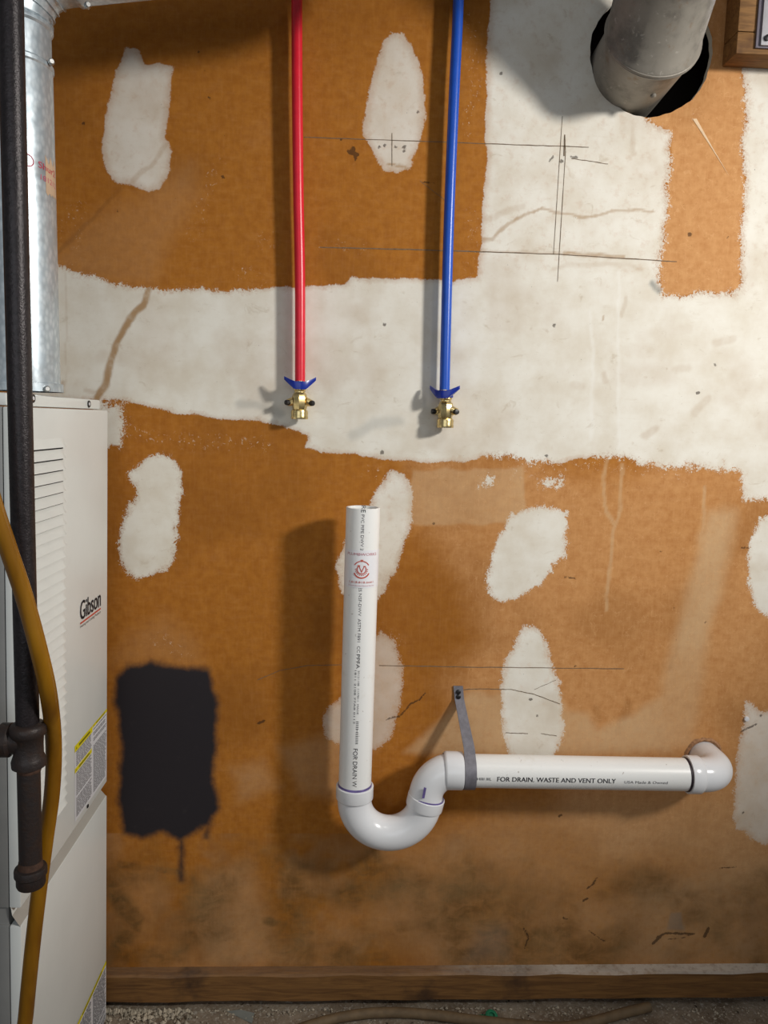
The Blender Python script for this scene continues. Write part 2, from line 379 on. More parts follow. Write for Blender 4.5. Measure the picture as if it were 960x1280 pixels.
# valve shadows painted onto the wall in grey-green, plus other grey smears
smear_shadow = np.maximum(.30 * sstep(-sdline([(300,505),(335,508),(350,515)]), -.014, -.002), .26 * sstep(-sdline([(440,545),(470,530),(500,525)]), -.016, -.002))
smear_shadow = np.maximum(smear_shadow, .8 * sstep(-sdline([(815,352),(824,362)]), -.010, -.001) * (fbm(GX, GZ, 90, 7) + .2)); smear_shadow = np.maximum(smear_shadow, .35 * sstep(sdp([(838,1140),(852,1140),(856,1162),(835,1162)]), -.003, .003))
smear_shadow = np.maximum(smear_shadow, .22 * sstep(sdp([(600,1165),(630,1160),(632,1195),(585,1200)]), -.03, .02))
# sprayed black square, with runs
spray = sdp([(163,832),(190,828),(215,834),(260,836),(266,862),(272,872),(270,920),(266,970),(272,1010),(262,1030),(238,1042),(226,1050),(205,1040),(178,1046),(155,1042),(150,1010),(148,980),(152,950),(150,900),(143,875),(145,850)])
spray = np.maximum(spray, np.minimum(.0022 - sdline([(227,1040),(226.5,1100)], False), .003)); spray = np.maximum(spray, np.minimum(.0012 - sdline([(259,1030),(258,1046)], False), .002))
# dark marks: nail holes, gouges, tears
mark = np.full(GX.shape, .06)
for px, r_ in [([(474,182)],2.2),([(481,181)],2),([(494,182)],2),([(505,182)],2.6),([(506,188)],2),([(521,140)],2),([(482,406)],2.2),([(478,566)],3),([(692,407)],2.4),([(682,570)],2.4),
               ([(864,292)],3),([(908,297)],1.5),([(893,456)],1.8),([(872,490)],2.4),([(740,525)],1.2),([(664,872)],3),([(671,895)],1.6),([(624,92)],2),([(425,174)],2),([(720,195)],2),([(702,200)],2),
               ([(435,188),(445,192)],3),([(440,183),(444,198)],2.2),([(687,200),(693,196)],1.2),([(714,195),(716,196)],2),([(820,1172),(836,1166),(868,1166)],1.8),([(816,1180),(824,1172)],2.4),([(836,1174),(862,1170)],.8),
               ([(322,905),(332,902)],1.5),([(485,900),(500,895),(512,883),(530,868)],1.2),([(700,1020),(703,1018)],1.8),([(735,1112),(742,1105),(748,1098)],1.2),([(728,1126),(735,1124)],1.6),([(655,1160),(660,1172),(657,1185)],1.2),
               ([(704,1148),(708,1149)],1.6),([(738,1162),(755,1175)],1),([(929,1016)],1.8),([(945,905),(925,915)],1),([(950,895)],2),([(920,1083),(900,1085)],.8),([(925,683),(935,684)],1.2),([(880,1170),(885,1160)],2.6),
               ([(540,654)],1.8),([(705,722),(720,725)],1),([(827,690)],1.5),([(883,778)],1.5),([(842,759)],1.4),([(718,833)],1.6),([(845,800)],1.2),([(103,155)],1.5),([(247,66)],1.6),([(260,122)],1.4),([(278,222)],2),([(148,263)],1.6),([(530,226),(545,228)],1)]:
    q = px if len(px) > 1 else [px[0], (px[0][0] + .5, px[0][1])]
    mark = np.minimum(mark, sdline(q) - r_ * .00125)
speck = np.zeros(GX.shape)
for px, a in [([(140,508),(165,538),(210,548),(260,552),(330,556)],.8),([(60,300),(100,255),(97,330)],.35),([(270,205),(240,292)],.5),([(300,340),(330,350)],.7),([(590,20),(595,100),(588,160)],.6),([(590,270),(592,340)],.6),([(640,590),(720,580),(850,590)],.7),
              ([(460,590),(470,592)],.7),([(200,800),(235,820)],.7),([(935,130),(940,185)],.9),([(470,785),(500,800)],.6),([(325,300),(340,298)],.6),([(850,60),(870,150)],.3),([(400,306),(450,309)],.4)]:
    speck = np.maximum(speck, a * sstep(-sdline(px), -.02, -.002))
# paper tone: deep brown sheet; its blistered lower right part is a paler tan
pale_zone = sdp([(515,575),(1200,560),(1200,1130),(900,1110),(760,1060),(700,990),(590,960),(560,860),(600,790),(545,720)])
paleness = .04 + .68 * sstep(pale_zone + (fbm(GX, GZ, 6, 170) - .5) * .16, -.05, .06) * (.75 + .5 * fbm(GX, GZ, 4, 175))
paleness = np.maximum(paleness, .85 * sstep(bare, -.002, .002))
# geometry with the flue hole
dx = GX - hole_c.x; dz = GZ - hole_c.z; rr = np.sqrt(dx**2 + dz**2); th = np.arctan2(dz, dx)
hr = HR * (1 + .012 * np.sin(2*th + 1) + .008 * np.sin(7*th) + .004 * np.sin(17*th + 2) + .004 * np.sin(31*th))
inside = rr < hr
nz, nx = GX.shape; idx = np.arange(nz * nx).reshape(nz, nx)
q = np.stack([idx[:-1,:-1], idx[:-1,1:], idx[1:,1:], idx[1:,:-1]], -1)
allin = inside[:-1,:-1] & inside[:-1,1:] & inside[1:,1:] & inside[1:,:-1]
fx, fz = GX.copy(), GZ.copy()
edge = inside & (rr > hr - .006); fx = np.where(edge, hole_c.x + hr * np.cos(th), fx); fz = np.where(edge, hole_c.z + hr * np.sin(th), fz)
cut = (inside & ~edge); cutq = allin | cut[:-1,:-1] | cut[:-1,1:] | cut[1:,1:] | cut[1:,:-1]
quads = q[~cutq].reshape(-1, 4)
used = np.zeros(nz * nx, bool); used[quads.ravel()] = True; remap = np.cumsum(used) - 1
V = np.stack([fx.ravel(), np.zeros(nz*nx), fz.ravel()], -1)[used]; nv = len(V); quads = remap[quads]
NR = 160; ring = []
for k in range(NR):
    a = 2*PI*k/NR; h_ = HR * (1 + .012*math.sin(2*a+1) + .008*math.sin(7*a) + .004*math.sin(17*a+2) + .004*math.sin(31*a))
    ring.append((hole_c.x + h_*math.cos(a), hole_c.z + h_*math.sin(a)))
rv = np.array([[x, -.0002, z] for x, z in ring] + [[x, .0127, z] for x, z in ring])
rq = np.array([[nv + k, nv + (k+1) % NR, nv + NR + (k+1) % NR, nv + NR + k] for k in range(NR)])
Vt = np.concatenate([V, rv]); Qt = np.concatenate([quads, rq])
me = bpy.data.meshes.new('wall_back'); me.vertices.add(len(Vt)); me.vertices.foreach_set('co', Vt.ravel().astype(np.float32))
me.loops.add(Qt.size); me.loops.foreach_set('vertex_index', Qt.ravel().astype(np.int32))
me.polygons.add(len(Qt)); me.polygons.foreach_set('loop_start', np.arange(0, Qt.size, 4, dtype=np.int32))
me.update(calc_edges=True); me.validate()
for name, arr, pad in (('joint', joint, .05), ('opac', opac, .9), ('rag', rag, .2), ('film', film, 0), ('stain', stain, 0), ('cst', cst, 0), ('drip', drip, 0), ('smear_shadow', smear_shadow, 0), ('spray', spray, -.05), ('mark', mark, .05), ('speck', speck, 0), ('paleness', paleness, .5), ('grime_shade', grime_shade, 0)):
    at = me.attributes.new(name, 'FLOAT', 'POINT'); at.data.foreach_set('value', np.concatenate([arr.ravel()[used], np.full(2*NR, pad)]).astype(np.float32))
def make_wall():
    t = NT('bare_drywall_with_compound')
    fine = t.noise(420, 3, .7); grain = t.noise(60, 5, .65); horiz = t.noise(30, 5, .7, t.scale((1, 1, 4)))
    bl = t.attr('paleness'); gg = t.ss(grain, .3, .72)
    deep = t.mix(gg, srgb(172, 108, 30), srgb(156, 93, 20)); pale = t.mix(gg, srgb(206, 154, 102), srgb(190, 134, 82))
    brown = t.mix(bl, deep, pale)
    brown = t.mix(t.math('MULTIPLY', t.ss(horiz, .45, .75), t.math('MULTIPLY_ADD', bl, .3, .1)), brown, srgb(208, 158, 106))
    brown = t.mix(t.math('MULTIPLY', t.ss(t.noise(130, 4, .6), .6, .75), .3), brown, srgb(142, 86, 30))
    brown = t.mix(t.math('MULTIPLY', t.attr('stain'), t.math('MULTIPLY_ADD', bl, -.25, .55)), brown, srgb(126, 76, 22))
    fl = t.math('MULTIPLY', t.attr('film'), t.ss(t.noise(75, 5, .7), .2, .6, .7, 1.1))
    brown = t.mix(fl, brown, srgb(204, 172, 132))
    gmod = t.ss(t.noise(24, 6, .7, t.scale((1, 1, 1.5)), .6), .3, .7, .55, 1.25)
    brown = t.mix(t.math('MULTIPLY', t.math('MULTIPLY', t.attr('grime_shade'), .95), gmod, clamp=True), brown, t.mix(t.ss(t.noise(11, 4), .4, .65), srgb(98, 68, 30), srgb(118, 92, 56)))
    blis = t.math('ABSOLUTE', t.math('SUBTRACT', t.noise(62, 2, .5, None, .3), .60))
    brown = t.mix(t.math('MULTIPLY', t.ss(blis, .004, .016, .30, 0.0), bl), brown, srgb(224, 178, 128))
    vg = t.ss(t.noise(240, 3, .6, t.scale((1, 1, .12))), .45, .7)
    brown = t.mix(t.math('MULTIPLY', vg, t.math('MULTIPLY_ADD', bl, .12, .04)), brown, srgb(222, 172, 118))
    dots = t.ss(t.noise(210, 2, .5), .73, .755); brown = t.mix(t.math('MULTIPLY', dots, .5), brown, srgb(96, 58, 24))
    spk = t.math('MULTIPLY', t.ss(t.noise(150, 4, .7, None, 1.0), .60, .66), t.attr('speck'))
    brown = t.mix(spk, brown, srgb(226, 208, 184))
    n1 = t.math('SUBTRACT', t.noise(45, 4, .65, t.scale((1, 1, .7)), .8), .5); n2 = t.math('SUBTRACT', t.noise(190, 3, .7, None, 1.5), .5)
    rg = t.attr('rag'); nn = t.math('ADD', t.math('MULTIPLY', n1, .030), t.math('MULTIPLY', n2, .034))
    sd = t.math('ADD', t.attr('joint'), t.math('MULTIPLY', nn, rg))
    sd = t.math('ADD', sd, t.math('MULTIPLY', n2, .0022))
    mask = t.ss(sd, -.0012, .0016); thick = t.ss(sd, -.002, .016, .55, 1.0)
    cov = t.math('MULTIPLY', t.math('MULTIPLY', mask, t.attr('opac')), t.math('ADD', thick, t.math('MULTIPLY', t.ss(grain, .3, .5), .2)), clamp=True)
    cw = t.mix(t.ss(t.noise(14, 5, .6), .3, .75), srgb(233, 229, 219), srgb(217, 208, 192))
    cw = t.mix(t.math('MULTIPLY', t.ss(t.noise(55, 5, .7, t.scale((.5, 1, 1.6))), .55, .8), .35), cw, srgb(196, 182, 160))
    sm = t.math('MULTIPLY', t.ss(t.noise(30, 5, .65, t.scale((1, 1, 1.4)), .7), .60, .74), .35)
    cw = t.mix(sm, cw, srgb(176, 156, 126))
    col = t.mix(cov, brown, cw)
    cs = t.math('MULTIPLY', t.attr('cst'), t.ss(t.noise(40, 4, .6), .25, .6, .7, 1.05), clamp=True)
    col = t.mix(t.math('MULTIPLY', cs, mask), col, srgb(164, 126, 80))
    col = t.mix(t.math('MULTIPLY', t.attr('drip'), .35), col, srgb(240, 238, 232))
    col = t.mix(t.attr('smear_shadow'), col, srgb(120, 124, 122))
    freck = t.math('MULTIPLY', t.ss(t.noise(240, 2, .5), .735, .76), mask)
    col = t.mix(t.math('MULTIPLY', freck, .55), col, srgb(90, 78, 66))
    spm = t.ss(t.math('ADD', t.attr('spray'), t.math('MULTIPLY', t.math('SUBTRACT', t.noise(60, 5, .7), .5), .010)), -.012, .008)
    blk = t.mix(t.math('MULTIPLY', t.ss(t.noise(38, 4), .6, .8), .25), srgb(40, 36, 40), srgb(70, 64, 64))
    col = t.mix(spm, col, blk)
    mk = t.ss(t.math('ADD', t.attr('mark'), t.math('MULTIPLY', t.math('SUBTRACT', t.noise(170, 4, .75), .5), .0075)), -.0006, .0009, 1.0, 0.0)
    col = t.mix(t.math('MULTIPLY', mk, .72), col, srgb(48, 32, 20))
    t.set(Base_Color=col, Roughness=t.math('SUBTRACT', .82, t.math('MULTIPLY', spm, .2)))
    t.b.inputs['Specular IOR Level'].default_value = .25
    hgt = t.math('ADD', t.math('MULTIPLY', cov, .5), t.math('ADD', t.math('MULTIPLY', fine, .06), t.math('MULTIPLY', grain, .25)))
    hgt = t.math('SUBTRACT', hgt, mk); t.bump(hgt, .35, .0012)
    return t.m
me.materials.append(make_wall()); me.shade_smooth(); me.set_sharp_from_angle(angle=math.radians(40))
wall = bpy.data.objects.new('wall_back', me); COL.objects.link(wall); tag(wall, 'bare brown drywall with white joint compound patches and a sprayed black square', kind='structure')
# pencil layout lines on the wall
def pencil(px, wpx, y=-.0004):
    P = [pt(a, b, y) for a, b in px]; mb = MB(); vs = []; fs = []
    for i, p in enumerate(P):
        d = (P[min(i+1, len(P)-1)] - P[max(i-1, 0)]).normalized(); nrm = Vector((-d.z, 0, d.x)) * (wpx * .00075 * random.uniform(.7, 1.15)); vs += [p + nrm, p - nrm]
    for i in range(len(P) - 1): fs.append((2*i, 2*i+1, 2*i+3, 2*i+2))
    mb.add(vs, fs).build('pencil_line', PENCIL, wall)
def dense(px, n=14):
    out = []
    for (a, b), (c, d) in zip(px[:-1], px[1:]):
        for k in range(n): out.append((a + (c-a)*k/n, b + (d-b)*k/n + random.uniform(-.25, .25)))
    return out + [px[-1]]
for px, w_ in [([(380,171.5),(620,180),(736,184)],1.0),([(400,309),(520,312),(700,318),(846,327)],1.3),([(703,145),(692,318)],.7),([(706,170),(707,190),(697,352)],.8),([(490,166),(490,208)],.8),
               ([(706,168),(705,195)],1.4),([(715,198),(760,205)],.8),([(474,832),(600,834),(780,836)],1.1),([(322,850),(350,838),(385,832),(430,831)],.9),([(566,863),(600,861),(640,862),(668,868),(700,880)],1.0),
               ([(632,916),(660,917)],1.0),([(676,917),(696,920)],.9),([(668,862),(695,850)],.6),([(525,226),(556,250)],.6)]:
    pencil(dense(px), w_)
# white scratch by the flue
mb = MB(); a = pt(868,148,-.0005); b = pt(912,221,-.0005); m = (a+b)/2; mb.add([a+Vector((.004,0,0)), a-Vector((.003,0,.001)), m-Vector((.0012,0,0)), b, m+Vector((.0012,0,0))], [(0,1,2,4),(4,2,3)])
mb.build('scratch', simple('scratch_white', srgb(226, 196, 160), .9), wall)

# stud bay behind the hole, its unlit darkness put into the colour
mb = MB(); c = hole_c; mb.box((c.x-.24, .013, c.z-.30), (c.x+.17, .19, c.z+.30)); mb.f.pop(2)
cav = mb.build('wall_cavity', simple('cavity_shade', srgb(40, 30, 24), .9), None); tag(cav, 'dark stud bay behind the flue hole', kind='structure')
# floor
zt = 0.0
mb = MB(); N = 90; fxs = np.linspace(-1.6, 2.0, 140); fys = np.concatenate([np.linspace(-3.5, -.4, 12), np.linspace(-.38, .0, 26)])
vs = [(x, y, (random.uniform(-.0015, .0015) if y > -.39 and y < -.01 else 0)) for y in fys for x in fxs]
n_ = len(fxs); fs = [(j*n_+i, j*n_+i+1, (j+1)*n_+i+1, (j+1)*n_+i) for j in range(len(fys)-1) for i in range(n_-1)]
fl = mb.add(vs, fs).build('floor', FLOOR, None); tag(fl, 'dusty grey concrete floor strewn with crumbs', kind='structure')
# sill plate along the wall base
z_top = pt(480, 1207).z; y_front = ptz(480, 1218, z_top).y; z_bot = pt(480, 1256, y_front).z
print('sill', z_top, y_front, z_bot)
mb = MB(); xs = np.linspace(-1.6, 2.0, 61); prof = []
for i, x in enumerate(xs):
    j = .0012 * math.sin(i * 1.7) + random.uniform(-.0008, .0008)
    prof.append([(x, 0.0, max(z_bot, .018)), (x, y_front + j, max(z_bot, .018) + random.uniform(-.001, .001)), (x, y_front + j - .001, z_top - .003 + j), (x, y_front + .003, z_top + j*.5), (x, 0.0, z_top)])
vs = [p for r_ in prof for p in r_]; fs = []
for i in range(len(xs) - 1):
    for k in range(4): fs.append((i*5+k, (i+1)*5+k, (i+1)*5+k+1, i*5+k+1))
sill = mb.add(vs, fs).build('baseboard_back', PLATE, None, sharp=25); tag(sill, 'weathered wooden sill strip with a dusty top edge at the wall base', kind='structure')

# ================================================================== FURNACE
e1 = pt(135, 505, -.04); e2 = pt(133, 1250, -.04); lean = math.atan2(e1.x - e2.x, e1.z - e2.z)
base = e1 + (e2 - e1) * (e1.z / (e1.z - e2.z)); base.z = 0.0
furn = thing('furnace', base, 'tall off-white furnace cabinet with louvred door beside the black gas pipe', 'furnace')
furn.rotation_euler = (0, lean, 0)
BASE[furn] = Vector((0, 0, 0))                       # its parts are written in the furnace's own coordinates: x = 0 door face, y = 0 far edge
RY = np.array(Matrix.Rotation(lean, 3, 'Y')); RYi = RY.T
def fl_(px, py, x=0.0):                              # pixel -> local point on the door face
    o = RYi @ (CAM - np.array(base)); r = RYi @ ray(px, py); return Vector(o + r * ((x - o[0]) / r[0]))
TH = .016; yn = fl_(21, 700).y
print('furnace width', -yn, 'lean', math.degrees(lean))
ztop = fl_(132, 513).z; zcap = fl_(128, 500).z; zs1 = fl_(60, 1092).z
s_hi = fl_(131, 977).z; s_lo = fl_(131, 1000).z
s_hi = (fl_(129, 982).z + fl_(28, 1135).z) / 2 ; s_lo = s_hi - .027
print('seam', s_hi, s_lo, fl_(129,982).z, fl_(28,1135).z, ztop, zcap)
MB().bbox((-.60, yn + .004, .03), (-TH - .002, -.002, ztop - .002), .003).build('body', FURNB, furn)
cap = MB().bbox((-.62, yn - .002, ztop + .001), (-.010, -.010, zcap), .004).build('top_cap', FURN, furn)
for px, py in ((110.5, 505), (40.5, 498)):
    p = fl_(px, py, -.010); mb = MB().lathe([(.0052, 0), (.005, .001), (.003, .0016)], p, (1, 0, 0), 16); sc_ = mb.build('screw', STEEL, cap)
    MB().lathe([(.0028, .0014), (.0026, .0022)], p, (1, 0, 0), 12).build('screw_head', LABW, cap)
    MB().tube(arc(p + Vector((.0012,0,0)), (0,1,0), (0,0,1), .0050, 0, 2*PI, 18), .0011, 6, (False, False)).build('screw_washer', BLACKSC, cap)
# doors: upper door with louvres, lower door
def door(z0, z1, name):
    return MB().bbox((-TH, yn, z0), (0, 0, z1), .0025).build(name, FURN, furn)
up = door(s_hi, ztop, 'upper_door'); lo = door(.035, s_lo, 'lower_door')
# sloping lip under the upper door and the groove shade line
MB().add([(-.014, yn, s_hi + .002), (-.014, -.006, s_hi + .002), (-.012, -.006, s_lo + .016), (-.012, yn, s_lo + .016)], [(0, 1, 2, 3)]).build('door_recess', FURN, furn)
MB().add([(-.012, yn, s_lo + .016), (-.012, -.006, s_lo + .016), (-.001, -.002, s_lo - .001), (-.001, yn, s_lo - .001)], [(0, 1, 2, 3)]).build('ledge', FURNL, furn)
# louvres
l0 = fl_(60, 549); dzl = l0.z - fl_(60, 563.5).z; ya = yn + .020; yb = fl_(79.5, 549).y; zend = fl_(76, 1015).z
nl = int((l0.z - zend) / dzl); print('louvres', nl, dzl, ya, yb)
lme = None
def louver_mesh():
    mb = MB(); H = dzl * .80; P = .0075; n = 8; cols = []
    L = yb - ya
    for i in range(17):
        t_ = i / 16; y = ya + L * t_; e = min(t_, 1 - t_) * L / .010; k = math.sin(min(e, 1) * PI / 2) ** .7 if e < 1 else 1
        cols.append([Vector((.0002 + P * k * (s_ ** 1.3), y, -H * s_)) for s_ in (0, .25, .5, .75, .93, 1.0)] + [Vector((.0004 + P * .75 * k, y, -H * 1.02))])
    m = len(cols[0]); mb.v = [p for c_ in cols for p in c_]
    for i in range(16):
        for j in range(m - 1): mb.f.append((i*m+j, i*m+j+1, (i+1)*m+j+1, (i+1)*m+j))
    return mb
for k in range(nl):
    z = l0.z + dzl * .04 - k * dzl
    if lme is None:
        o = louver_mesh().build('louver', FURN, up, recalc=False); lme = o.data
        sl = MB().add([(.0006, ya + .004, -dzl*.80), (.0006, yb - .004, -dzl*.80), (.0006, yb - .004, -dzl*.97), (.0006, ya + .004, -dzl*.97)], [(0, 1, 2, 3)]).build('louver_slot', DARK, up); sme = sl.data
    else:
        o = bpy.data.objects.new('louver', lme); COL.objects.link(o); o.parent = up
        sl = bpy.data.objects.new('louver_slot', sme); COL.objects.link(sl); sl.parent = up
    o.location = (0, 0, z); sl.location = (0, 0, z)
# near-side door flanges and cabinet edge strips
MB().bbox((-.034, yn + .001, s_hi), (-TH - .001, yn + .006, ztop), .001).build('side_flange', FURNB, furn)
MB().bbox((-.034, yn + .001, .035), (-TH - .001, yn + .006, s_lo), .001).build('side_flange', FURNB, furn)
# brand plate lettering "Gibson"
def onpanel(pa, pb, pc):                             # frame from three pixels: origin, baseline end, up
    A, B, Cc = fl_(*pa), fl_(*pb), fl_(*pc); return A, B - A, Cc - A
def panel_fn(A, U, W, x=.0005): return lambda u, v: Vector((x, A.y + U.y*u + W.y*v, A.z + U.z*u + W.z*v))
A = fl_(100, 775.5); B = fl_(125.5, 757.5); zb = (A.z + B.z) / 2; capH = fl_(100.5, 752).z - fl_(100.5, 775.5).z
V_, F_ = text_mesh('Gibson', capH, abs(B.y - A.y)); 
for s_ in (0, .0009, -.0009): 
    mb = mapped(MB() if s_ == 0 else mb, V_, F_, lambda u, v: Vector((.0006 + abs(s_)*.05, A.y + u + s_, zb + v)))
mb.build('brand_lettering', INK, up)
MB().add([(.0006, A.y, zb - .0035), (.0006, B.y, zb - .0035), (.0006, B.y, zb - .0065), (.0006, A.y, zb - .0065)], [(0,1,2,3)]).build('brand_underline', REDINK, up)
V_, F_ = text_mesh('Heating and Cooling Products', .0042, abs(B.y - A.y)); mapped(MB(), V_, F_, lambda u, v: Vector((.0006, A.y + u, zb - .0125 + v))).build('brand_tagline', INK, up)
# printed warning label (columns of fine print under yellow bars)
def label(parent, y0, y1, z0, z1, bars, name):
    lab = MB().add([(.0004, y0, z0), (.0004, y1, z0), (.0004, y1, z1), (.0004, y0, z1)], [(0,1,2,3)]).build(name, LABW, parent)
    ym = y0 + (y1 - y0) * .52
    for (a, b, c_, d) in bars:
        MB().add([(.0007, y0+(y1-y0)*a, z1-(z1-z0)*d), (.0007, y0+(y1-y0)*b, z1-(z1-z0)*d), (.0007, y0+(y1-y0)*b, z1-(z1-z0)*c_), (.0007, y0+(y1-y0)*a, z1-(z1-z0)*c_)], [(0,1,2,3)]).build('yellow_bar', LABY, parent)
    mb = MB(); dark = MB(); rowh = .0034; nrow = int((z1 - z0) / rowh) - 1
    for (a, b) in ((.04, .49), (.55, .97)):
        for r_ in range(nrow):
            zc = z1 - (r_ + 1) * rowh; f_ = (z1 - zc) / (z1 - z0)
            if any(a_ < (a+b)/2 < b_ and c_ - .015 < f_ < d_ + .015 for a_, b_, c_, d_ in bars): continue
            if random.random() < .14: continue
            u = a
            while u < b - .03:
                w_ = random.uniform(.03, .09); e_ = min(u + w_, b)
                ya_, yb_ = y0 + (y1-y0)*u, y0 + (y1-y0)*e_; mb.add([(.0008, ya_, zc), (.0008, yb_, zc), (.0008, yb_, zc+.0017), (.0008, ya_, zc+.0017)], [(0,1,2,3)]); u = e_ + .012
    mb.build('fine_print', INKG, parent)
    for (a_, b_, c_, d_) in bars:
        ya_, yb_ = y0 + (y1-y0)*(a_ + (b_-a_)*.22), y0 + (y1-y0)*(a_ + (b_-a_)*.85); zc = z1 - (z1-z0)*(c_+d_)/2; h_ = (z1-z0)*(d_-c_)*.17
        yt = y0 + (y1-y0)*(a_ + (b_-a_)*.09); dark = MB(); dark.add([(.0010, ya_, zc-h_), (.0010, yb_, zc-h_), (.0010, yb_, zc+h_), (.0010, ya_, zc+h_)], [(0,1,2,3)])
        dark.build('bar_lettering', simple('olive_ink', srgb(120, 112, 20), .6), parent)
        MB().add([(.0010, yt-h_*1.3, zc-h_*1.2), (.0010, yt+h_*1.3, zc-h_*1.2), (.0010, yt, zc+h_*1.4)], [(0,1,2)]).build('bar_symbol', MATS['olive_ink'], parent)
LB = fl_(93, 933); LC = fl_(92.5, 1029); y0 = LB.y; z1 = LB.z; z0 = LC.z
print('label', y0, z0, z1, fl_(131.5, 887), fl_(131.5, 972))
label(up, y0, -.004, max(z0, s_hi + .006), z1, [(0, .52, 0, .085), (.53, 1, 0, .04), (0, .5, .30, .36)], 'warning_label')
LB2 = fl_(118, 1232); label(lo, fl_(93, 1275).y, -.004, LB2.z - .16, LB2.z, [(0, 1, 0, .05)], 'instruction_label')
o_ = MB().bbox((0, fl_(109, 1008).y - .003, fl_(109, 1008).z - .002), (.002, fl_(109, 1008).y + .003, fl_(109, 1008).z + .003), .0005).build('rivet', BLACKSC, up)
# grey junction box edge on the near cabinet side
# ================================================================== GAS PIPE
YG = -.52; RG = .0134
gp = [pt(12.5, -140, YG), pt(13, 0, YG), pt(25, 500, YG), pt(34.5, 905, YG)]
gbot = pt(38.5, 1088, YG)
gas = thing('gas_pipe', pt(39, 1112, YG), 'black iron gas pipe with tee and capped drip leg in front of furnace', 'pipe')
MB().tube([Vector((pt(12.5,-140,YG).x, YG, 2.5))] + gp, RG, 28).build('riser', IRON, gas)
MB().tube([pt(35.6, 950, YG), gbot], RG, 28).build('drip_leg', IRONF, gas)
ta = pt(34.6, 905, YG); tb = pt(36.2, 958, YG); tax = (tb - ta).normalized(); L = (tb - ta).length
tee = MB().lathe([(RG, -.002), (.0190, 0), (.0212, .003), (.0212, .011), (.0195, .014), (.0178, .016), (.0172, L*.5), (.0172, L-.016), (.0188, L-.012), (.0200, L-.008), (.0196, L-.001), (RG, L+.002)], ta, tax, 30).build('tee', IRONF, gas)
tc = pt(33.5, 925, YG); MB().lathe([(.0165, 0), (.0165, .016), (.0205, .019), (.0205, .030), (.0165, .032), (RG, .033), (RG, .30)], tc, (-1, 0, .0), 30).build('side_branch', IRONF, gas)
p = pt(28, 920, YG - .0168); MB().tube(arc(p, (1,0,0), (0,0,1), .0032, 0, 2*PI, 16), .0009, 8, (False, False)).build('cast_mark', IRONF, tee)
ca = pt(38.2, 1083, YG); MB().lathe([(RG + .0006, -.004), (RG + .001, 0), (.0185, .001), (.0192, .003), (.0192, .010), (.0172, .012), (.0172, .022), (.0160, .025), (.010, .0265)], ca, tax, 30).build('cap', IRONF, gas)
MB().lathe([(RG + .0003, -.008), (RG + .0010, -.002), (RG + .0015, .0015)], ca, tax, 24).build('rusty_thread', RUST, gas)
MB().lathe([(RG + .0003, 0), (RG + .0012, .002), (RG + .0003, .006)], tb, tax, 24).build('rusty_thread', RUST, gas)

# ================================================================== AMBER HOSE
hp = [pt(-40, 500, -.58), pt(-14, 610, -.575), pt(10, 685, -.565), pt(30, 745, -.555), pt(49, 815, -.548), pt(61, 870, -.530), pt(67, 930, -.485), pt(65, 990, -.475), pt(57, 1050, -.475), pt(48, 1120, -.47), pt(40, 1190, -.47), pt(33, 1262, -.465), pt(28, 1330, -.46)]
hp.append(Vector((hp[-1].x - .01, hp[-1].y, .012)))
hose = MB().tube(spline(hp, 8), .0098, 20).build('drain_hose', HOSE, None); tag(hose, 'amber translucent hose curving down in front of black gas pipe and furnace', 'hose')

# ================================================================== GALVANIZED VENT DUCT
RD = .051; YD = -.235
dr0 = pt(66, 60, YD); dr1 = pt(70, 480, YD)
cx_ = (dr0.x + dr1.x) / 2 - RD; zb_ = pt(60, 480, YD).z - .012; zj1 = pt(50, 78, YD).z; zj2 = pt(55, 30, YD).z
duct = thing('vent_duct', (cx_, YD, zb_), 'galvanized round vent duct rising from furnace top into a gored elbow', 'duct')
ax0 = Vector((cx_, YD, 0))
MB().lathe([(RD + .004, zb_), (RD + .004, zb_ + .012), (RD, zb_ + .013), (RD, zj1 - .014), (RD - .0012, zj1)], ax0, (0, 0, 1), 48, (False, False)).build('lower_section', GALV, duct)
MB().lathe([(RD - .001, zj1 - .02), (RD - .001, zj1 - .012), (RD + .0018, zj1 - .009), (RD + .0018, zj1 - .004), (RD - .001, zj1 - .001), (RD - .001, zj2 - .010), (RD + .002, zj2 - .007), (RD + .002, zj2 - .003), (RD - .0005, zj2)], ax0, (0, 0, 1), 48, (False, False)).build('collar', GALV, duct)
# gored elbow turning right
RB = .080; ec = Vector((cx_ + RB, YD, zj2)); aend = math.radians(82); ng = 4; prev = None
for g in range(ng):
    a0 = aend * g / ng; a1 = aend * (g + 1) / ng; mb = MB(); pth = []; rds = []
    for t_, dr in ((0, 0), (.06, .0026), (.14, .0026), (.2, 0), (.5, 0), (.94, 0), (1, 0)):
        a = a0 + (a1 - a0) * t_; pth.append(ec + Vector((-math.cos(a), 0, math.sin(a))) * RB); rds.append(RD + dr)
    mb.tube(pth, rds, 44, (False, False), up=(0, 1, 0)).build('elbow_gore', GALV, duct)
a = aend; pe = ec + Vector((-math.cos(a), 0, math.sin(a))) * RB; de = Vector((math.sin(a), 0, math.cos(a)))
pu = pe + de * .50; runp = [pe, pe + de * .012, pe + de * .016, pe + de * .024, pe + de * .028, pu]
runp += [pu + Vector((.03, 0, .012)), pu + Vector((.055, 0, .032)), pu + Vector((.07, 0, .065)), pu + Vector((.072, 0, .10)), Vector((pu.x + .072, YD, 2.5))]
MB().tube(runp, [RD, RD, RD + .003, RD + .003, RD, RD, RD, RD, RD, RD, RD], 44, (False, True), up=(0, 1, 0)).build('upper_section', GALV, duct)
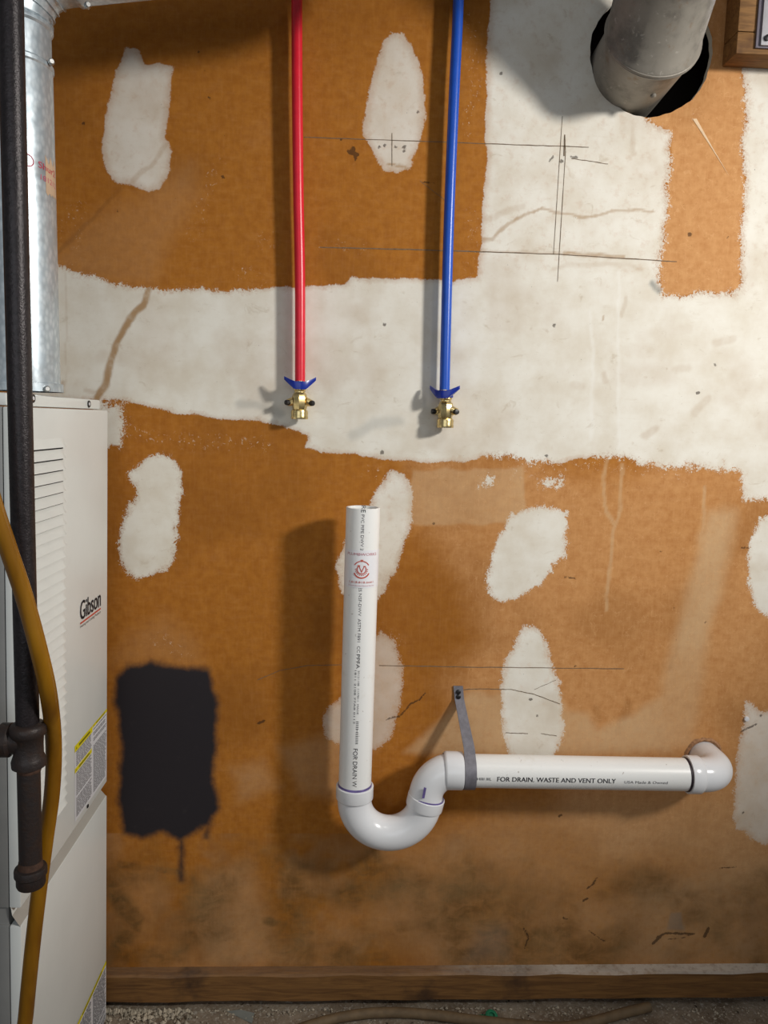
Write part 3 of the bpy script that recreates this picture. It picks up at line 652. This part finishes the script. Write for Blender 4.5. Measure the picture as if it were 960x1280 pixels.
for (px, py, yy) in ((64.5, 77, YD - .012), (110, 6, YD - .035), (59, 486, YD - .035)):
    p = pt(px, py, yy); MB().lathe([(.0045, -.004), (.0045, .0), (.003, .002)], p, (.6, -.8, 0), 12).build('screw', STEEL, duct)
# red stamp on the duct
def cylfn(cx, cy, r, a_mid, z_mid, tilt=0.0):          # u along circumference (to the right), v up
    return lambda u, v: Vector((cx + r * math.sin(a_mid + u / r), cy - r * math.cos(a_mid + u / r), z_mid + v - u * tilt))
s0 = pt(43, 205, YD - RD * .85); aS = math.asin(max(-1, min(1, (s0.x - cx_) / RD)))
V_, F_ = text_mesh('Shur2', .0088, .037); mapped(MB(), V_, F_, cylfn(cx_, YD, RD + .0005, aS, s0.z, .12)).build('red_stamp', simple('stamp_red', srgb(196, 40, 72), .5), duct)
s1 = pt(43.5, 219.5, YD - RD * .85); V_, F_ = text_mesh('181212', .0072, .036); mapped(MB(), V_, F_, cylfn(cx_, YD, RD + .0005, aS + .06, s1.z, .12)).build('red_stamp', simple('stamp_pink', srgb(200, 96, 116), .5), duct)
s2 = pt(36, 199, YD - RD * .9); a2 = math.asin(max(-1, min(1, (s2.x - cx_) / RD))); mb = MB(); vs = []
fn = cylfn(cx_, YD, RD + .0005, a2, s2.z, .1)
for k in range(28): a = 2*PI*k/28; vs += [fn(-.005 + .0085*math.cos(a), .0085*math.sin(a)), fn(-.005 + .0073*math.cos(a), .0073*math.sin(a))]
mb.add(vs, [(2*k, 2*k+1, (2*k+3) % 56, (2*k+2) % 56) for k in range(28)]).build('red_stamp', MATS['stamp_red'], duct)
# pale tape remnant under the stamp
mb = MB(); vs = []; fn = cylfn(cx_, YD, RD + .0003, aS, pt(52, 210, YD - RD*.6).z)
for i in range(9):
    u = .012 + .030 * i / 8; vs += [fn(u, -.030 - .004 * (i % 2)), fn(u, .022 - .006 * (i % 3))]
mb.add(vs, [(2*i, 2*i+2, 2*i+3, 2*i+1) for i in range(8)]).build('tape_remnant', simple('tan_tape', srgb(206, 178, 150), .4), duct)

# ================================================================== FLUE PIPE
RF = .0762
f0 = pt(797, 86, 0.0); fy = -.085
flue = thing('flue_pipe', (f0.x, 0, f0.z), 'large dusty grey steel flue elbow coming out of the wall hole', 'flue')
A0 = Vector((f0.x - .004, .12, f0.z)); A1 = Vector((f0.x - .008, fy, f0.z + .008))
B1 = A1 + Vector((-.002, -.078, .076)); B2 = B1 + (B1 - A1).normalized() * .27; B3 = Vector((B2.x, B2.y, 2.5))
def seg(p, q_, r0, r1, name, n=46):
    d = (q_ - p); mb = MB(); u = (Vector((1,0,0)) - d.normalized() * d.normalized().x).normalized()
    mb.tube([p, p + d*.04, p + d*.5, q_], [r0, r0, (r0+r1)/2, r1], n, (False, False), up=(1,0,0)); return mb.build(name, FLUE, flue)
# mitred gores: rings shared at the miter planes
def ringpts(c_, t1, t2, r, n=48):
    b_ = (t1 + t2).normalized(); out = []; u = Vector((1,0,0)); w_ = t1.cross(u).normalized()
    for k in range(n):
        a = 2*PI*k/n; off = (u*math.cos(a) + w_*math.sin(a))*r; out.append(c_ + off - t1 * (off.dot(b_) / t1.dot(b_)))
    return out
def gore(r1, r2, name, bead=0):
    n = len(r1); cen1 = sum(r1, Vector())/n; cen2 = sum(r2, Vector())/n; rings = []
    for t_, k in ((0, 1.0), (.02, 1.0 + bead), (.09, 1.0 + bead), (.12, 1.0), (1, 1.0)):
        c_ = cen1.lerp(cen2, t_); rings.append([c_ + ((a_.lerp(b_, t_)) - c_) * k for a_, b_ in zip(r1, r2)])
    mb = MB(); mb.v = [p for r_ in rings for p in r_]
    for i in range(4):
        for k in range(n): k2 = (k+1) % n; mb.f.append((i*n+k, i*n+k2, (i+1)*n+k2, (i+1)*n+k))
    return mb.build(name, FLUE, flue)
t0 = (A1 - A0).normalized(); t1 = (B1 - A1).normalized(); t2 = (B2 - B1).normalized(); t3 = Vector((0, 0, 1))
gore(ringpts(A0, t0, t0, RF*.985), ringpts(A1, t0, t1, RF*.985), 'wall_section')
gore(ringpts(A1, t1, t0, RF*1.03), ringpts(B1, t1, t2, RF*1.03), 'elbow_gore', .035)
gore(ringpts(B1, t2, t1, RF*1.03), ringpts(B2, t2, t3, RF*1.03), 'elbow_gore', .02)
gore(ringpts(B2, t3, t2, RF), ringpts(B3, t3, t3, RF), 'riser', .022)
for c_, ta_, tb_ in ((A1, t1, t0), (B1, t2, t1)):
    rp = ringpts(c_ + ta_ * .006, ta_, tb_, RF*1.045); rp.append(rp[0]); MB().tube(rp, .0026, 8, (False, False)).build('seam_bead', FLUE, flue)
MB().lathe([(.005, -.004), (.005, .002), (.003, .004)], A0.lerp(A1, .86) + Vector((.018, 0, -RF*.975)), (.2, -.2, -1), 12).build('screw', FLUE, flue)

# ================================================================== WOOD FRAME AND STEEL BOX, TOP RIGHT
wa = pt(902, 84); YW = -.052
wx0 = wa.x; wz0 = wa.z
fr = thing('wooden_frame', (wx0, 0, wz0), 'rough wooden mounting frame fixed to the wall beside the flue', 'frame')
def wb(x0, x1, z0, z1, y0=YW): return MB().bbox((x0, y0, z0), (x1, -.0005, z1), .003)
st_w = .040
wb(wx0, wx0 + .052, wz0 + .036, 2.25).build('stile', FRAMEW, fr)
wb(wx0 - .0, wx0 + .60, wz0, wz0 + .0355).build('rail', FRAMEW, fr)
MB().bbox((wx0 + .0525, -.030, wz0 + .036), (wx0 + .60, -.0005, 2.25), .001).build('backing_board', FRAMEW, fr)
ba = pt(950, 58, -.06); bx0 = wx0 + .062
box = thing('steel_box', (bx0, -.0315, wz0 + .04), 'grey steel electrical box mounted inside the wooden frame', 'electrical box')
bz0 = pt(948, 62, -.050).z; bx0 = pt(946, 40, -.056).x
MB().bbox((bx0, -.056, bz0), (bx0 + .40, -.031, 2.2), .001).build('box_body', simple('shaded_box_side', srgb(112, 106, 116), .4, .5), box)  # body darker than the cover: shade of the box side put into its colour
MB().bbox((bx0 + .007, -.060, bz0 + .003), (bx0 + .394, -.0565, 2.19), .001).build('cover', LAMPBOX, box)
MB().lathe([(.005, 0), (.005, .003), (.003, .004)], Vector((bx0 + .016, -.060, bz0 + .014)), (0, -1, 0), 12).build('screw', BLACKSC, box)

# ================================================================== PEX SUPPLY LINES + VALVES
def pex(px, name_mat, label, group):
    P = [pt(a, b, y) for a, b, y in px]; o = MB().tube(spline(P, 10), .0093, 20).build('supply_pipe', name_mat, None); return tag(o, label, 'pipe')
YV = -.023
pex([(370, -160, -.030), (371, 0, -.024), (371.5, 110, -.024), (373, 240, -.0235), (375, 350, -.023), (375, 484, YV)], REDPEX, 'red plastic water supply pipe running down the wall to a valve', None)
pex([(577, -160, -.030), (573, 0, -.024), (568, 110, -.024), (562.5, 240, -.0235), (559, 350, -.023), (555.5, 497, YV)], BLUEPEX, 'blue plastic water supply pipe running down the wall to a valve', None)
def valve(px, py, turn, label):
    c_ = pt(px, py, YV); v = thing('supply_valve', (c_.x, 0, c_.z), label, 'valve', 'washer supply valves')
    rot = Matrix.Rotation(turn, 3, 'Z'); X = rot @ Vector((1,0,0)); Y = rot @ Vector((0,1,0))   # Y points to the wall
    def P(x, y, z): return c_ + X*x + Y*y + Vector((0,0,z))
    MB().lathe([(.0095, .030), (.0112, .027), (.0112, .022), (.0095, .020), (.0095, .016)], c_, (0,0,1), 24).build('neck', BRASS, v)
    # hexagon-ish bulbous body
    body = MB(); body.lathe([(.0098, .018), (.0125, .014), (.0142, .009), (.0142, -.006), (.0128, -.011), (.0122, -.013)], c_, (0,0,1), 8, (True, True)); b_ = body.build('body', BRASS, v, sharp=30)
    MB().lathe([(.0122, -.013), (.0148, -.0145), (.0156, -.018), (.0150, -.024), (.0158, -.0265), (.0150, -.030), (.0112, -.030), (.0108, -.010)], c_, (0,0,1), 28, (False, False)).build('outlet', BRASS, v)
    MB().lathe([(.0109, -.012), (.0001, -.012)], c_, (0,0,1), 20, (False, False)).build('outlet_bore', DARK, v)
    for s_ in (-1, 1):                                # drop ears with black screws, plus stem to the wall
        ear = MB(); a_ = P(s_*.010, .0, .002); b2 = P(s_*.0215, .004, -.001)
        ear.tube([a_, b2], [.0085, .0062], 14).build('ear', BRASS, v)
        MB().lathe([(.0048, 0), (.0052, .003), (.0045, .007), (.002, .0075)], P(s_*.0195, -.002, -.001), X*s_*.75 - Y*.65, 14).build('screw', BLACKSC, v)
    MB().tube([c_, P(0, -YV, 0) if turn == 0 else Vector((c_.x, -.0005, c_.z))], [.012, .0135], 18).build('wall_stub', BRASS, v)
    MB().lathe([(.006, .0), (.006, .016)], P(0, -.012, .022), (0,0,1), 14).build('stem', BRASS, v)
    # butterfly handle: crescent that wraps the front of the pipe
    h = MB(); n = 20; rows = []
    for i in range(n + 1):
        t_ = -1 + 2*i/n; x = t_ * .0285; s_ = abs(t_)
        zc = .0305 + .0125 * max(0, (s_ - .32) / .68) ** 1.15; hh = .0078 if s_ < .35 else .0078 - .0046 * (s_ - .35) / .65
        yy = -.0185 + .010 * s_ ** 1.5; th_ = .0042 if s_ < .45 else .0042 - .0022 * (s_ - .45) / .55
        rows.append([P(x, yy - th_, zc - hh), P(x, yy - th_*1.2, zc), P(x, yy - th_, zc + hh*.8), P(x, yy + th_, zc + hh*.8), P(x, yy + th_*1.2, zc), P(x, yy + th_, zc - hh)])
    h.v = [p for r_ in rows for p in r_]
    for i in range(n):
        for k in range(6): h.f.append((i*6+k, (i+1)*6+k, (i+1)*6+(k+1) % 6, i*6+(k+1) % 6))
    h.f += [tuple(range(6)), tuple(reversed(range(n*6, n*6+6)))]
    hd = h.build('handle', BLUEH, v, sharp=50, recalc=True)
    MB().lathe([(.0125, .0245), (.0128, .027), (.0128, .033), (.0118, .0355), (.0098, .0355)], c_, (0,0,1), 26, (True, False)).build('handle_collar', BLUEH, hd)
    return v
valve(374.5, 503, math.radians(6), 'brass valve with blue butterfly handle at the end of the red pipe')
valve(557, 514, math.radians(-28), 'brass valve with blue butterfly handle at the end of the blue pipe')

# ================================================================== PVC DRAIN
RP = .0302; RH = .0348; YP = -.078
S0 = pt(454, 634, YP); S1 = pt(443.5, 985, YP)
drain = thing('drain_pipe', pt(444, 985, YP), 'white plastic standpipe with a trap running sideways into the wall', 'pipe')
# uprights follow the slight lean of the standpipe
ax = (S0 - S1).normalized(); side = Vector((ax.z, 0, -ax.x))
mb = MB(); mb.lathe([(RP - .0042, 0.0), (RP - .0042, (S0-S1).length - .0006), (RP - .0036, (S0-S1).length), (RP - .0006, (S0-S1).length), (RP, (S0-S1).length - .0006), (RP, -.012)], S1, ax, 48, (False, False))
stand = mb.build('standpipe', PVC, drain, sharp=30, recalc=False)
tr = pt(531.5, 1000, YP); RU = (tr.x - S1.x) / 2; cU = Vector(((S1.x + tr.x)/2, YP, S1.z - .022)); RB_ = .0316
U = [Vector((S1.x, YP, S1.z - .004)), Vector((S1.x, YP, S1.z - .014))] + arc(cU, (-1,0,0), (0,0,-1), RU, 0, PI*.97, 30)
trap = MB().tube(U, RB_, 44, (False, False), up=(0,1,0)).build('trap_bend', PVCF, drain)
MB().lathe([(RP + .0006, .0065), (RH - .001, .0065), (RH, .0055), (RH, -.0165), (RH - .0008, -.0185), (RB_ - .001, -.0205)], S1, ax, 44, (False, False)).build('hub', PVCF, trap)
MB().lathe([(RP + .0002, .0105), (RP + .0009, .0095), (RP + .0012, .0062)], S1, ax, 44, (False, False)).build('primer_ring', PRIMER, trap)
ue = U[-1]; ud = (U[-1] - U[-2]).normalized(); ud = (ud + Vector((.10, 0, .15))).normalized()
MB().lathe([(RB_ - .001, -.010), (RH - .0006, -.008), (RH, -.006), (RH, .0125), (RH - .001, .0135), (RB_ - .001, .0135)], ue, ud, 44, (False, False)).build('hub', PVCF, trap)
MB().lathe([(RB_ + .0012, .0134), (RB_ + .0010, .0155), (RB_ + .0002, .016)], ue, ud, 44, (False, False)).build('primer_ring', PRIMER, trap)
# elbow from trap to horizontal run
H0 = pt(572, 963, YP); H1 = pt(858, 968, YP); hd_ = (H1 - H0).normalized()
zc_ = ue.z + .012; RE = H0.z - zc_; xe = ue.x + RE + .001
ce = Vector((xe, YP, zc_)); E_ = [ue + ud * .004] + [Vector((ue.x + .0015, YP, ue.z + .008))] + arc(ce, (-1,0,0), (0,0,1), RE, 0.05, PI/2, 18)
E_.append(H0 + hd_ * .002)
elb = MB().tube(E_, RB_, 44, (False, False), up=(0,1,0)).build('trap_elbow', PVCF, drain)
hubx = pt(556, 963, YP); MB().lathe([(RB_ - .0005, -.003), (RH - .0008, -.0005), (RH, .002), (RH, .0315), (RH - .001, .0325), (RP - .001, .0325)], Vector((hubx.x, YP, H0.z)), hd_, 44, (False, False)).build('hub', PVCF, elb)
p0 = pt(528, 984, YP - RB_); MB().add([pt(527.5,998,YP-RB_-.0009), pt(530.5,998,YP-RB_-.0009), pt(533,985,YP-RB_*.97-.0012), pt(530,984,YP-RB_*.97-.0012)], [(0,1,2,3)]).build('primer_smear', PRIMER, elb)
# horizontal pipe
hor = MB().tube([H0 + hd_ * .006, H1 + hd_ * .02], RP, 48, (True, True), up=(0,0,1)).build('horizontal_pipe', PVC, drain)
MB().lathe([(RP + .0002, -.004), (RP + .0012, -.003), (RP + .0014, .002)], H1, hd_, 44, (False, False)).build('primer_ring', simple('dark_primer', srgb(52, 40, 50), .5), drain)
# elbow into the wall
RW = .040; W0 = H1 + hd_ * .030; cw_ = W0 + Vector((0, RW, 0))
Wp = [H1 + hd_ * .010, W0] + arc(cw_, (0,-1,0), (1,0,0), RW, 0, PI/2, 16)[1:]
Wp.append(Vector((Wp[-1].x, -.0008, Wp[-1].z)))
welb = MB().tube(Wp, RB_, 44, (False, True), up=(0,0,1)).build('wall_elbow', PVCF, drain)
MB().lathe([(RP + .0004, 0.0), (RH, .0004), (RH + .0003, .002), (RH + .0003, .022), (RH - .001, .024), (RH - .002, .0245), (RB_, .0265)], H1, hd_, 44, (False, False)).build('hub', PVCF, welb)
# ragged drywall rim where the elbow enters
mb = MB(); n = 30; vs = []; c_ = Vector((Wp[-1].x, 0, Wp[-1].z))
for k in range(n):
    a = 2*PI*k/n; r_ = RB_ + .003 + .004*random.random(); vs += [c_ + Vector((math.cos(a)*(RB_+.0005), -.0012, math.sin(a)*(RB_+.0005))), c_ + Vector((math.cos(a)*r_, -.0035 - .002*random.random(), math.sin(a)*r_)), c_ + Vector((math.cos(a)*(r_+.004), -.0003, math.sin(a)*(r_+.004)))]
fs = []
for k in range(n): j = (k+1) % n; fs += [(3*k, 3*k+1, 3*j+1, 3*j), (3*k+1, 3*k+2, 3*j+2, 3*j+1)]
rim = mb.add(vs, fs).build('torn_rim', simple('torn_drywall', srgb(176, 130, 92), .9, 0, .4, 200), wall)
# printed lettering on the pipes
def stand_fn(px, py, ang=0.0):                         # lettering running down the standpipe: u down, v to the right side
    c0 = S1 + ax * ((pt(px, py, YP - RP) - S1).dot(ax)); r_ = RP + .0004
    def f(u, v, c0=c0, a0=ang):
        a = a0 + v / r_; return c0 - ax * u + side * (r_*math.sin(a)) + Vector((0, -r_*math.cos(a), 0))
    return f
def stext(body, y_from, y_to, h, ang, mat, spacing=1.0):
    Lm = (pt(450, y_from, YP - RP) - pt(450, y_to, YP - RP)).length
    V_, F_ = text_mesh(body, h, Lm, spacing); mapped(MB(), V_, F_, stand_fn(450, y_from, ang)).build('printed_lettering', mat, stand)
sg = .0009
stext('RE', 632, 640.5, .0078, -.12, INK); stext('PVC PIPE DWV 2', 643, 688, .0052, -.10, INKG)
stext('ES NSF-DWV  ASTM F891  CC', 734, 816, .0052, -.12, INKG); stext('PPFA', 818, 836, .0060, -.14, INK)
stext('20121108  1177811  MADE', 838, 893, .0030, -.03, INKG); stext('1811 2108 77A8 0112', 838, 905, .0030, -.22, INKG)
stext('IIIIHIIIIII', 902, 930, .0046, -.06, INK); stext('FOR DRAIN W', 936, 984, .0078, -.17, INK)
# sticker with the plumber's mark
zt_ = pt(452, 688, YP-RP); zb2 = pt(450, 735, YP-RP); hS = (zt_ - zb2).length; cS = S1 + ax * ((zb2 - S1).dot(ax)); rS = RP + .0005
def st_fn(u, v, r=rS): a = u / r; return cS + ax * v + side * (r*math.sin(a)) + Vector((0, -r*math.cos(a), 0))
mb = MB(); n = 24; vs = []
for k in range(n + 1): u = (-1.45 + 2.9*k/n) * rS; vs += [st_fn(u, 0), st_fn(u, hS)]
stk = mb.add(vs, [(2*k, 2*k+2, 2*k+3, 2*k+1) for k in range(n)]).build('sticker', STICK, stand)
def st_text(body, h, width, vmid, mat, name='sticker_lettering'):
    V_, F_ = text_mesh(body, h, width); mapped(MB(), V_, F_, lambda u, v: st_fn(u - width/2, vmid + v, rS + .0004)).build(name, mat, stand)
st_text('PLUMBWORKS', .0046, .058, hS * .86, PINKINK); st_text('1.818.818.6661', .0036, .046, hS * .125, REDINK)
st_text('Licensed Bonded Insured Service', .0020, .050, hS * .045, PINKINK)
def ring_arc(r0, r1, a0, a1, vc, n=26, ec_=1.0):
    mb = MB(); vs = []
    for k in range(n + 1):
        a = a0 + (a1 - a0)*k/n; vs += [st_fn(r0*math.cos(a), vc + r0*ec_*math.sin(a), rS + .0004), st_fn(r1*math.cos(a), vc + r1*ec_*math.sin(a), rS + .0004)]
    return mb.add(vs, [(2*k, 2*k+1, 2*k+3, 2*k+2) for k in range(n)])
vc = hS * .48
em = ring_arc(.0138, .0156, math.radians(30), math.radians(150), vc + .001); em2 = ring_arc(.0136, .0160, math.radians(205), math.radians(335), vc + .0005)
em.add(em2.v, em2.f); 
for k in range(11):
    a = math.radians(180 + 18*k); c1 = (math.cos(a)*.0105, vc + math.sin(a)*.0105 + .001); q_ = []
    for j in range(8): b = 2*PI*j/8; q_.append(st_fn(c1[0] + .0011*math.cos(b), c1[1] + .0011*math.sin(b), rS + .0004))
    em.add(q_, [tuple(range(8))])
rr_ = ring_arc(.0070, .0088, math.radians(150), math.radians(390), vc + .001); em.add(rr_.v, rr_.f)
V_, F_ = text_mesh('V', .0105, .0095); mapped(em, V_, F_, lambda u, v: st_fn(u - .00475, vc - .005 + v, rS + .0005))
for (x0, x1, z0_, z1_) in ((-.001, .001, .0145, .0185), (-.0028, .0028, .0172, .0182), (-.0075, -.003, .0055, .0085), (.003, .0075, .0055, .0075)):
    em.add([st_fn(x0, vc+z0_, rS+.0004), st_fn(x1, vc+z0_, rS+.0004), st_fn(x1, vc+z1_, rS+.0004), st_fn(x0, vc+z1_, rS+.0004)], [(0,1,2,3)])
em.build('sticker_emblem', REDINK, stand)
# along the horizontal pipe
def h_fn(px, py):
    c0 = pt(px, py, YP - RP * .93); s_ = (c0 - H0).dot(hd_); a0 = math.asin(max(-1, min(1, (c0 - (H0 + hd_*s_)).z / RP))); r_ = RP + .0004
    def f(u, v): a = a0 + v / r_; return H0 + hd_*(s_ + u) + Vector((0, -r_*math.cos(a), r_*math.sin(a)))
    return f
def htext(body, x0, x1, py, h, mat, bold=0.0):
    Lm = (pt(x1, py, YP-RP*.93) - pt(x0, py, YP-RP*.93)).length; V_, F_ = text_mesh(body, h, Lm); mb = MB(); f = h_fn(x0, py); mapped(mb, V_, F_, f)
    if bold: mapped(mb, V_, F_, lambda u, v: f(u + bold, v))
    mb.build('printed_lettering', mat, hor)
htext('IIIHIIII IIIL', 592, 614, 974.5, .0052, INK); htext('FOR DRAIN. WASTE AND VENT ONLY', 621, 769, 976, .0088, INK, .0005); htext('USA Made & Owned', 780, 834, 978.5, .0052, INKG)

# ================================================================== HANGER STRAP
c_t = pt(572.5, 857); xw = c_t.x; yc = YP; zc0 = (H0 + hd_ * .02).z; rS_ = RP + .0028; d_ = .0022; W2 = .0092
strap = thing('pipe_strap', (xw, 0, c_t.z), 'grey hanger strap screwed to the wall and looped around white drain pipe', 'strap')
path = [(-.002, c_t.z), (-.0025, c_t.z - .012), (-.004, c_t.z - .026)]
Py, Pz = path[2]; vy, vz = Py - yc, Pz - zc0; dl = math.hypot(vy, vz); ta_ = math.atan2(vz, vy) + math.acos(rS_ / dl)   # tangent on the room side
pend = (yc + rS_*math.cos(ta_), zc0 + rS_*math.sin(ta_))
for k in range(1, 9): t_ = k/9; path.append((Py + (pend[0]-Py)*t_, Pz + (pend[1]-Pz)*t_))
for k in range(25): a = ta_ + math.radians(235)*k/24; path.append((yc + rS_*math.cos(a), zc0 + rS_*math.sin(a)))
mb = MB(); rows = []; n = len(path)
xs_ = [xw + (pt(589, 960, YP-RP).x - xw) * min(1, k/9) for k in range(n)]
for k in range(n):
    y, z = path[k]; ya_, za_ = path[max(k-1,0)]; yb_, zb_ = path[min(k+1,n-1)]; tx, tz = yb_-ya_, zb_-za_; l_ = math.hypot(tx, tz) or 1; ny, nz_ = tz/l_*d_/2, -tx/l_*d_/2
    ww = W2*1.0 if k < 3 else W2*(1.0 + .16*min(1,(k-3)/8)); x = xs_[k]
    rows.append([Vector((x-ww, y+ny, z+nz_)), Vector((x+ww, y+ny, z+nz_)), Vector((x+ww, y-ny, z-nz_)), Vector((x-ww, y-ny, z-nz_))])
mb.v = [p for r_ in rows for p in r_]
for i in range(n-1):
    for k in range(4): mb.f.append((i*4+k, (i+1)*4+k, (i+1)*4+(k+1) % 4, i*4+(k+1) % 4))
mb.f += [(0,1,2,3), tuple(reversed(range((n-1)*4, n*4)))]
mb.build('band', STRAP, strap, recalc=True)
for py in (865, 871): 
    p = pt(573, py, -.0045); MB().lathe([(.0047, -.002), (.0047, .0012), (.0036, .0022), (.001, .0024)], p, (0,-1,0), 14).build('screw', BLACKSC, strap)

# ================================================================== SMALL THINGS
p = pt(932.5, 898); an = MB().lathe([(.0035, -.006), (.0040, 0), (.0052, .002), (.0045, .0045), (.002, .005)], p, (0,-1,0), 14).build('wall_plug', LABW, None); tag(an, 'small white plastic wall plug above the lower right compound patch', 'plug')
# floor hose
rh = .0095
fh = [ptz(340, 1300, rh), ptz(390, 1281, rh), ptz(440, 1269, rh), ptz(490, 1265.5, rh), ptz(545, 1269, rh), ptz(600, 1276, rh), ptz(660, 1282, rh), ptz(705, 1284, rh), ptz(745, 1276, rh), ptz(780, 1266, rh), ptz(812, 1258.5, rh)]
fho = MB().tube(spline(fh, 8), rh, 16).build('floor_hose', FHOSE, None); tag(fho, 'dusty brown hose lying on the floor along the wooden sill strip', 'hose')
g0 = ptz(614, 1271, .004); gr = MB().lathe([(.010, -.004), (.0125, -.002), (.0125, .004), (.010, .006), (.006, .006), (.0055, .002)], g0, (.1, -.35, 1), 18); gr.bbox((g0.x-.026, g0.y-.004, .0005), (g0.x-.010, g0.y+.004, .006), .001)
tag(gr.build('plastic_cap', GREENP, None), 'small green plastic cap with a tab lying on the floor', 'cap')
# crumbs of plaster and dirt on the floor
bmv = MB()
def crumb(p, r):
    vs = []; 
    for d in ((1,0,0),(-1,0,0),(0,1,0),(0,-1,0),(0,0,1),(0,0,-1)): vs.append(Vector(p) + Vector(d) * r * random.uniform(.5, 1.3))
    bmv.add(vs, [(0,2,4),(2,1,4),(1,3,4),(3,0,4),(2,0,5),(1,2,5),(3,1,5),(0,3,5)])
for i in range(900):
    px = random.uniform(122, 960); 
    if random.random() < .35: px = random.uniform(122, 240)
    py = 1259 + abs(random.gauss(0, 9)); q_ = ptz(px, min(py, 1300), 0); r_ = random.choice((.001, .0014, .0018, .0024, .0034)) * (1.7 if px < 240 else 1)
    crumb((q_.x, min(q_.y, y_front - .004), r_ * .5), r_)
cr = bmv.build('floor_crumbs', CRUMB, None, sharp=20); tag(cr, 'plaster crumbs and grit scattered along the sill strip on floor', 'debris', kind='stuff')
sh = MB(); a = ptz(286, 1263, .003); sh.add([ptz(283,1264,.001), ptz(300,1262,.006), ptz(318,1266,.004), ptz(315,1279,.001)], [(0,1,2,3)]); sh.add([p + Vector((0,0,-.001)) for p in sh.v], [(3,2,1,0)])
tag(sh.build('grey_chip', simple('chip_grey', srgb(120, 122, 116), .8), None), 'flat grey chip leaning on the floor beside the sill strip', 'chip')
for ps in ([(745,1259),(750,1263)], ):
    pass
